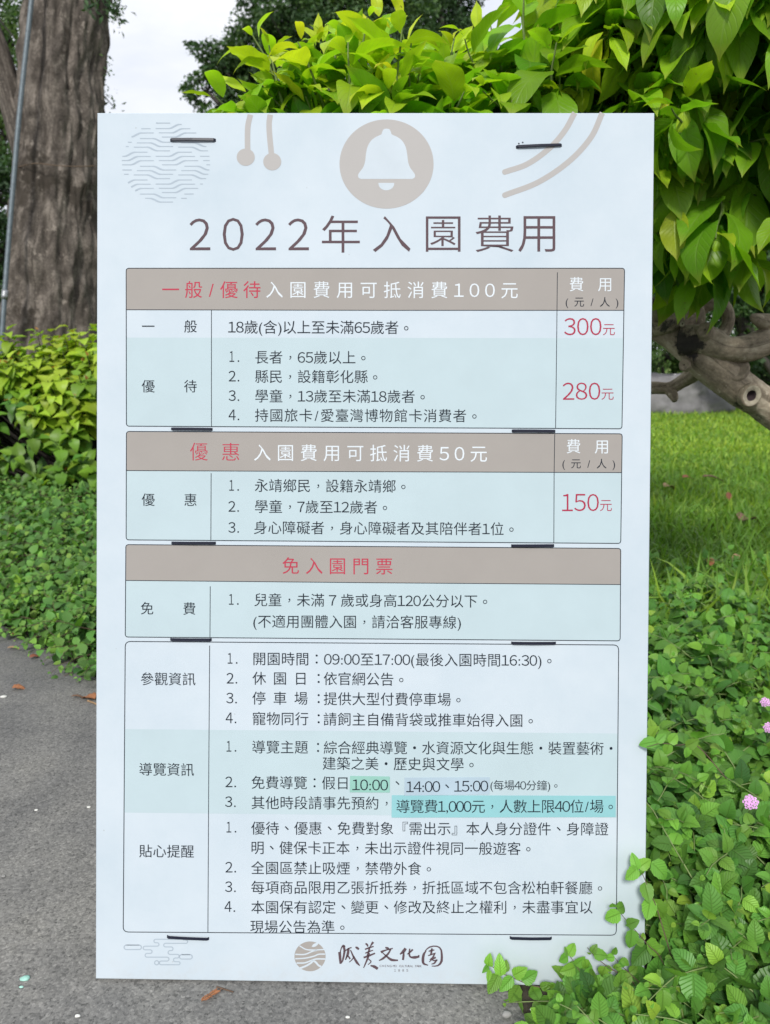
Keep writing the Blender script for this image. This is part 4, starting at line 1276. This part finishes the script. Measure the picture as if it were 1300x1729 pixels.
# boulder and kerb wall at the end of the lawn
def boulder(name, c, s, label, cat, m, seed=0.0, sub=5):
    import bmesh
    bm = bmesh.new()
    bmesh.ops.create_icosphere(bm, subdivisions=sub, radius=1)
    for v in bm.verts:
        n_ = v.co.normalized()
        f = 1 + .30 * mnoise.noise(n_ * 1.6 + Vector((seed, 0, 0))) + .09 * mnoise.noise(n_ * 5 + Vector((seed, 0, 0))) + .03 * mnoise.noise(n_ * 14)
        v.co = Vector((n_.x * s[0] * f, n_.y * s[1] * f, n_.z * s[2] * f)) + Vector(c)
    me = bpy.data.meshes.new('m'); bm.to_mesh(me); bm.free()
    o = link(name, me, m, smooth=True)
    return tag(o, label, cat)
M_ROCK = plain('grey_rock', (.17, .165, .17), .9, vary=.35, scale=3.0)
boulder('boulder', P(1112, 672, 15.5) * [1, 1, 0] + [0, 0, .15], (1.25, .6, .68), 'low grey boulder lying at the far end of the lawn', 'rock', M_ROCK, 2.0)
c = P(1100, 636, 19.0)
lw = link('low_wall', mesh(*(lambda v, f: ([(c[0] + x, c[1] + z, y) for x, y, z in v], f))(*slab(-2.2, .95, 0.0, float(c[2]) + .06, 0, .35, .02))), plain('pale_concrete', (.50, .50, .49), .85, vary=.15, scale=4))
tag(lw, 'pale concrete garden wall behind the boulder', 'wall')

# ------------------------------------------------------------------ crooked broad leaved tree on the right
D = 2.45
ct = empty('crooked_tree', tuple(P(1480, 1000, D) * [1, 1, 0]), 'crooked grey tree with big glossy yellow green leaves hanging over the board', 'tree')
kpx = D / FPX
def wpath(pts, radii, n, k, **kw):
    return tube([P(x, y, d) for x, y, d in pts], np.array(radii) * kpx, n=n, k=k, **kw)
wood = [wpath([(1560, 1060, 2.5), (1500, 900, 2.5), (1400, 775, 2.48), (1300, 690, 2.45), (1250, 655, 2.42), (1200, 615, 2.42), (1160, 580, 2.45), (1120, 548, 2.5), (1060, 520, 2.55), (980, 480, 2.6)],
              [58, 46, 34, 28, 30, 30, 29, 32, 32, 30], 180, 64, rough=.10, freq=9, seed=1.0)]
trunk = tubes_obj('trunk', wood, M_BARKR, ct)
br = [wpath([(1150, 575, 2.42), (1190, 575, 2.38), (1225, 588, 2.36), (1262, 588, 2.36), (1300, 572, 2.38), (1345, 545, 2.4), (1400, 480, 2.45)], [26, 25, 20, 22, 22, 20, 16], 70, 32, rough=.07, freq=10, seed=4.0),
      wpath([(1140, 560, 2.5), (1160, 535, 2.5), (1150, 500, 2.5), (1165, 460, 2.5), (1185, 380, 2.5), (1200, 250, 2.5), (1180, 100, 2.5)], [32, 30, 26, 24, 18, 13, 8], 90, 28, rough=.12, freq=11, seed=6.0),
      wpath([(1150, 545, 2.55), (1185, 515, 2.5), (1215, 512, 2.48), (1230, 535, 2.47), (1222, 562, 2.46), (1205, 575, 2.42)], [18, 16, 12, 10, 11, 13], 50, 22, rough=.12, freq=14, seed=8.0),
      wpath([(1180, 490, 2.6), (1235, 478, 2.6), (1270, 473, 2.6), (1330, 470, 2.62)], [9, 8, 9, 8], 30, 16, rough=.1, freq=12, seed=2.0),
      wpath([(1340, 555, 2.4), (1295, 545, 2.36), (1272, 536, 2.34), (1266, 535, 2.34)], [22, 15, 7, 2], 24, 20, rough=.08, freq=12, seed=5.0),
      wpath([(1020, 660, 2.75), (1100, 655, 2.7), (1130, 655, 2.68), (1150, 645, 2.66), (1185, 622, 2.58)], [13, 12, 12, 13, 16], 40, 20, rough=.12, freq=12, seed=7.0),
      wpath([(1128, 655, 2.68), (1137, 668, 2.66), (1139, 677, 2.65)], [11, 9, 5], 14, 16, rough=.1, freq=12, seed=7.5),
      wpath([(1060, 520, 2.55), (900, 380, 2.6), (760, 260, 2.5), (650, 190, 2.4)], [30, 20, 13, 7], 60, 20, rough=.08, freq=8, seed=11.0),
      wpath([(1160, 540, 2.45), (1100, 545, 2.4), (1040, 540, 2.42)], [16, 22, 20], 30, 20, rough=.1, freq=12, seed=12.0)]
for b_ in br: tubes_obj('branch', [b_], M_BARKR, ct)
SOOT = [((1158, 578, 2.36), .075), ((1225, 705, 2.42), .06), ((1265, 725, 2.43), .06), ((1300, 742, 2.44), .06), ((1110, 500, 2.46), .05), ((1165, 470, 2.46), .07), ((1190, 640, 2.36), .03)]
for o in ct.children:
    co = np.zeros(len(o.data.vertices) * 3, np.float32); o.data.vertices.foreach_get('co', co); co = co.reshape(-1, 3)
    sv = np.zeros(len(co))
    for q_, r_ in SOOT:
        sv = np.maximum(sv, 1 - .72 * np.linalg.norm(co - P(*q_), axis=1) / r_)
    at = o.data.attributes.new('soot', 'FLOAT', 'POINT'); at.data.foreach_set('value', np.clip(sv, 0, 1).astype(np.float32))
# a sawn stub with a hollow heart and two healed scars
def knot(px, py, d, r, depth, face, hole, m_in):
    c = P(px, py, d); nrm = unit(face); a = unit(np.cross(nrm, [0.2, 0.1, 1])); b = np.cross(nrm, a)
    r *= kpx
    prof = [(1.15, -depth * 2.2), (1.12, -.3 * r), (1.05, 0), (.94, .12 * r), (.80, .06 * r), (hole + .12, .02 * r), (hole, -.05 * r), (hole * .8, -.45 * r), (hole * .3, -.7 * r), (0.02, -.72 * r)]
    V, F, k = [], [], 28
    for q, h in prof:
        for j in range(k):
            th = 6.2832 * j / k
            w = 1 + .10 * mnoise.noise(Vector((math.cos(th) * 1.5, math.sin(th) * 1.5, q * 3 + px)))
            V.append(c + (a * math.cos(th) * .86 + b * math.sin(th)) * q * r * w + nrm * h)
    for i in range(len(prof) - 1):
        for j in range(k): F.append((i * k + j, i * k + (j + 1) % k, (i + 1) * k + (j + 1) % k, (i + 1) * k + j))
    o = link('knot', mesh(V, F), M_BARKR, ct, smooth=True)
    me = o.data
    me.materials.append(m_in); me.materials.append(M_HOLLOW)
    for p_ in me.polygons:
        ring = p_.index // k
        if 3 <= ring < 6: p_.material_index = 1
        elif ring >= 6: p_.material_index = 2
    return o
M_SAWN = plain('weathered_sawn_wood', (.36, .32, .24), .9, vary=.35, scale=70)
M_HOLLOW = plain('rotten_heartwood', (.045, .030, .032), .95)
f = unit(C0 - P(1268, 668, D))
knot(1269, 668, D - .104, 17, .03, f + np.array([.35, 0, -.1]), .50, M_SAWN)
knot(1245, 622, D - .080, 20, .02, f + np.array([.1, 0, .5]), .15, M_BARKR)
knot(1155, 616, D - .064, 9, .01, f + np.array([-.25, 0, .1]), .12, M_BARKR)
knot(1190, 556, D - .125, 13, .03, f + np.array([-.3, 0, .6]), .12, M_BARKR)
knot(1152, 547, D - .085, 4.5, .01, f, .25, M_SAWN)

LV, ST = Leaves(T_BIG, .47), []
HERO = Leaves([template('drip', 16, 4, fold=f, bend=b, wave=w, wfreq=q, ph=p) for f, b, w, q, p in ((.25, .35, .10, 2.2, 0), (.35, .5, .12, 2.6, 1), (.2, .25, .12, 1.8, 2))], .44)
def leafy_shoot(p0, d0, length, nleaf, leaf, age, hang):
    d = unit(d0); p = np.array(p0, float); pts = [p.copy()]
    az = RNG.random() * 6.28
    for i in range(nleaf):
        d = unit(d + rdir() * .12 + UP * .04)
        p = p + d * length / nleaf
        pts.append(p.copy())
        t = (i + 1) / nleaf
        s = unit(np.cross(d, [.2, .9, .3])); u = np.cross(s, d)
        az += 2.4
        side = s * math.cos(az) + u * math.sin(az)
        top = t > .8
        ld = unit(side * (1.0 - .6 * t * (1 - hang)) + d * (.25 + .65 * t * (1 - hang)) - UP * hang * (1.0 - .3 * t))
        nn = UP * (1.0 - .3 * hang) + side * .75 * hang + d * .2 + rdir() * .3
        L = leaf * RNG.uniform(.75, 1.2) * (1 - .45 * max(0, t - .6) / .4)
        LV.add(p + side * .012, ld, nn, L, min(1, max(0, age + .38 * (t - .45) + RNG.normal() * .10)), RNG.uniform(.85, 1.12) * (1 - .35 * max(0, t - .75) / .25))
    ST.append(stem(pts, list(np.linspace(.0045, .0018, len(pts)))))
def canopy(num, cpx, cpy, d, rx, ry, rd, age, hang, up, leaf=(.12, .17), lo=.35):
    c = np.array(P(cpx, cpy, d)); rr_ = np.array([rx * d / FPX, rd, ry * d / FPX])
    for i in range(num):
        v = rdir()
        if v[1] > .25 and RNG.random() < .6: v[1] = -v[1]
        q = RNG.uniform(lo, .97)
        p = c + v * rr_ * q
        dd = unit(v / rr_ * .35 + UP * up + np.array([0, -.25, 0]) + rdir() * .35)
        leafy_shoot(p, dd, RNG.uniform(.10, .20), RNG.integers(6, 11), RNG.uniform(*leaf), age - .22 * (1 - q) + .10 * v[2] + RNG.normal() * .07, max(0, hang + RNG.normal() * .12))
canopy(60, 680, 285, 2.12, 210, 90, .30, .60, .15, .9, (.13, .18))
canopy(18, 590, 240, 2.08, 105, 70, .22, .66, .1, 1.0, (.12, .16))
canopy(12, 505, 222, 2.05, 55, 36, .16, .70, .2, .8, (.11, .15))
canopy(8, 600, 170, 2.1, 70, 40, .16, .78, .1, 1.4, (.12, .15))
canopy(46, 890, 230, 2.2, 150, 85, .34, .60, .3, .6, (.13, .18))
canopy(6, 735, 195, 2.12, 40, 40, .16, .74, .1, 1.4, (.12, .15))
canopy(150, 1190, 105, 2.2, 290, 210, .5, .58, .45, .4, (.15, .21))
canopy(110, 1260, -330, 2.6, 420, 230, .75, .58, .3, .6, (.16, .22))  # unseen upper crown, added so its shadow falls across the lawn
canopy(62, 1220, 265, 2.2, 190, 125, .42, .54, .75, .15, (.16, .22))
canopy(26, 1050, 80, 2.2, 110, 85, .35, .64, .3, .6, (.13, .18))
# leaves that stand out in the photo, base and tip by eye
for (bx, by, tx, ty, d, age, w) in (
    (1140, 352, 1138, 432, 1.98, .90, 1.35), (1165, 372, 1156, 462, 2.0, .78, 1.0), (1175, 370, 1172, 432, 2.02, .82, 1.0), (1178, 252, 1182, 308, 1.98, .80, 1.7), (1255, 258, 1180, 378, 2.02, .58, .95), (1262, 305, 1262, 430, 2.0, .55, 1.35),
    (1205, 384, 1231, 440, 2.0, .80, 1.1), (1240, 218, 1233, 282, 1.98, .76, 1.3), (1160, 300, 1135, 360, 2.05, .55, 1.1), (1205, 145, 1180, 0, 2.05, .6, .8),
    (1172, 35, 1103, 95, 1.98, .93, 1.3), (1150, 40, 1225, 6, 1.98, .9, .7), (1128, 88, 1055, 172, 2.0, .64, 1.1), (1160, 100, 1155, 182, 2.0, .60, 1.25), (1200, 70, 1218, 120, 1.98, .72, 1.4), (1205, 150, 1240, 212, 2.0, .70, 1.0),
    (975, 158, 900, 168, 1.97, .95, .9), (985, 152, 982, 188, 1.97, .9, 1.5), (1060, 72, 1010, 75, 2.0, .7, .9), (1080, 78, 968, 135, 2.05, .55, .9), (1090, 20, 1075, 55, 2.0, .88, 1.2), (1230, 170, 1300, 205, 2.0, .86, 1.3),
    (640, 28, 632, -20, 2.1, .95, 1.0), (808, 50, 802, 2, 2.1, .95, 1.2), (760, 88, 800, 42, 2.08, .92, .55), (540, 68, 535, 22, 2.05, .95, .9), (540, 72, 512, 42, 2.05, .92, .8), (545, 70, 552, 40, 2.05, .9, .7),
    (415, 155, 362, 120, 2.0, .92, .6), (530, 118, 450, 88, 2.02, .88, .7), (625, 55, 548, 40, 2.05, .72, .8), (632, 62, 686, 18, 2.05, .66, 1.1), (545, 90, 612, 52, 2.02, .78, .8), (540, 112, 503, 75, 2.02, .9, .5), (535, 120, 540, 85, 2.02, .92, .7),
    (470, 140, 425, 125, 2.0, .8, 1.2), (460, 180, 512, 135, 1.98, .78, 1.0), (540, 170, 520, 118, 1.98, .86, .9), (640, 150, 592, 182, 1.98, .88, 1.0), (440, 185, 395, 172, 1.96, .8, 1.3), (690, 80, 745, 70, 2.05, .68, 1.0), (620, 78, 560, 85, 2.05, .72, .9)):
    b, t = np.array(P(bx, by, d)), np.array(P(tx, ty, d - .02))
    dv = t - b
    HERO.add(b, dv, unit(C0 - b) * .7 + UP * .45 + rdir() * .38, np.linalg.norm(dv) * 1.06, age - .06, 1 + (w - 1) * .55)
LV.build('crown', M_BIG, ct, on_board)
HERO.build('crown', M_BIG, ct, on_board)
tubes_obj('twigs', ST, M_STEM, ct)
# cream buds beside the rose flower
for (x, y) in ((1148, 286), (1143, 293), (1139, 298)):
    pass

# ------------------------------------------------------------------ litter
M_DRY = {k_: plain('dry_leaf_' + k_, c_, .8, vary=.35, scale=60) for k_, c_ in (('orange', (.27, .11, .045)), ('tan', (.30, .19, .10)), ('brown', (.13, .075, .045)), ('red', (.20, .065, .035)))}
def fallen(px, py, L, ang, kind, label, z=0.008, ratio=.5, curl=.9, up=.15):
    p = G(px, py, z)
    lv = Leaves([template('ovate', 8, 3, fold=.5, bend=curl, wave=.12)], ratio)
    d = np.array([math.cos(ang), math.sin(ang), up])
    lv.add(p, d, UP + rdir() * .25, L)
    o = lv.build('fallen_leaf', M_DRY[kind])
    sm = o.modifiers.new('thickness', 'SOLIDIFY'); sm.thickness = .0008
    tag(o, label, 'leaf', 'fallen leaves')
fallen(160, 1180, .075, 2.6, 'orange', 'curled orange dry leaf on the path against the left edge of the board')
fallen(18, 1072, .055, .3, 'orange', 'orange dry leaf on the path at the tip of the left creeper')
fallen(12, 1094, .06, .2, 'tan', 'narrow tan dry leaf on the path just under the left creeper', ratio=.28)
fallen(50, 1110, .045, .7, 'red', 'reddish leaf tucked under the edge of the left creeper')
fallen(20, 1161, .05, .1, 'orange', 'small rusty leaf lying out on the open path')
fallen(120, 1176, .05, .2, 'brown', 'brown withered leaf under the lowest sprig of the left creeper', ratio=.3)
fallen(1120, 822, .16, .5, 'tan', 'tan curled leaf in the shaded grass next to the board', .07)
fallen(1152, 806, .15, .3, 'red', 'dull red leaf in the shaded lawn, behind the tan one', .06, .35)
fallen(1185, 805, .24, -.1, 'brown', 'long narrow brown leaf lying flat in the shaded lawn', .07, .22)
fallen(1232, 845, .10, 1.4, 'red', 'upright red leaf stuck in the shaded grass', .06, .4, .4, .9)
fallen(1250, 880, .18, .3, 'brown', 'largest brown leaf in the lawn, crumpled', .09, .8, 1.6, .4)
fallen(1200, 955, .07, 1.3, 'orange', 'small orange leaf at the back of the lantana bed', .12, .5, .5, .7)
fallen(1238, 945, .10, .4, 'tan', 'pale brown leaf at the back of the lantana bed', .12, .5, .9, .3)
# feathery orange twig on the path in front of the board
e = empty('fallen_frond', tuple(G(352, 1683, .004)), 'small feathery orange frond lying on the path in front of the board', 'frond', 'fallen leaves')
a, b = G(340, 1691, .006), G(366, 1674, .007)
tubes_obj('stalk', [tube([a, (a + b) / 2 + UP * .003, b, b + (b - a) * .35 + [.004, 0, 0]], [.001, .001, .0008, .0005], n=16, k=6)], M_DRY['brown'], e)
lv = Leaves([template('needle', 3, 1, fold=.3, bend=.4)], .26)
for i in range(60):
    t = i / 60
    p = a + (b - a) * t + UP * .002
    s = np.cross(unit(b - a), UP) * (1 if i % 2 else -1)
    lv.add(p, s + unit(b - a) * 1.1 + UP * RNG.uniform(-.1, .35), UP + rdir() * .3, RNG.uniform(.006, .010))
lv.build('leaflets', M_DRY['orange'], e)
def twig(pts, r, label, m):
    o = tubes_obj('twig', [tube([G(x, y, .003) for x, y in pts], [r] * len(pts), n=14, k=6)], m, None)
    tag(o, label, 'twig')
twig([(366, 1666), (378, 1670), (394, 1675)], .0012, 'short brown twig on the path below the board', M_DRY['brown'])
twig([(148, 1183), (156, 1186), (166, 1190)], .003, 'thin pale twig next to the curled orange leaf', M_DRY['tan'])
def chip(px, py, s, c, label, flatn=.4):
    p = G(px, py)
    o = boulder('pebble', p + [0, 0, s * flatn * .5], (s, s * .7, s * flatn), label, 'pebble', c, px * .37, 2)
    o['group'] = 'chips lying on the path'
M_CHW = plain('white_chip', (.62, .62, .58), .6); M_CHT = plain('turquoise_chip', (.30, .55, .47), .5); M_CHG = plain('grey_chip', (.26, .255, .245), .8)
chip(42, 1653, .0095, M_CHT, 'turquoise chip on the path at the lower left, the biggest chip', .25)
chip(36, 1667, .004, M_CHT, 'tiny turquoise chip next to the bigger one')
chip(131, 1716, .005, M_CHW, 'white chip on the path below the bottom left corner of the board')
chip(6, 1177, .012, M_CHW, 'white chip at the left edge of the path near the creeper', .3)
chip(150, 1363, .0055, M_CHW, 'white chip next to the left edge of the board', .3)
chip(61, 1368, .005, M_CHW, 'white chip in the middle of the left path', .3)
chip(6, 1480, .005, M_CHG, 'pale grey chip at the left edge of the photo')
chip(856, 1715, .009, M_CHG, 'grey stone on the path beside the lantana', .6)
chip(898, 1705, .004, M_CHW, 'white speck of stone under the lantana tip')
chip(1174 / 2, 1718, .004, M_CHW, 'white speck on the path below the middle of the board')
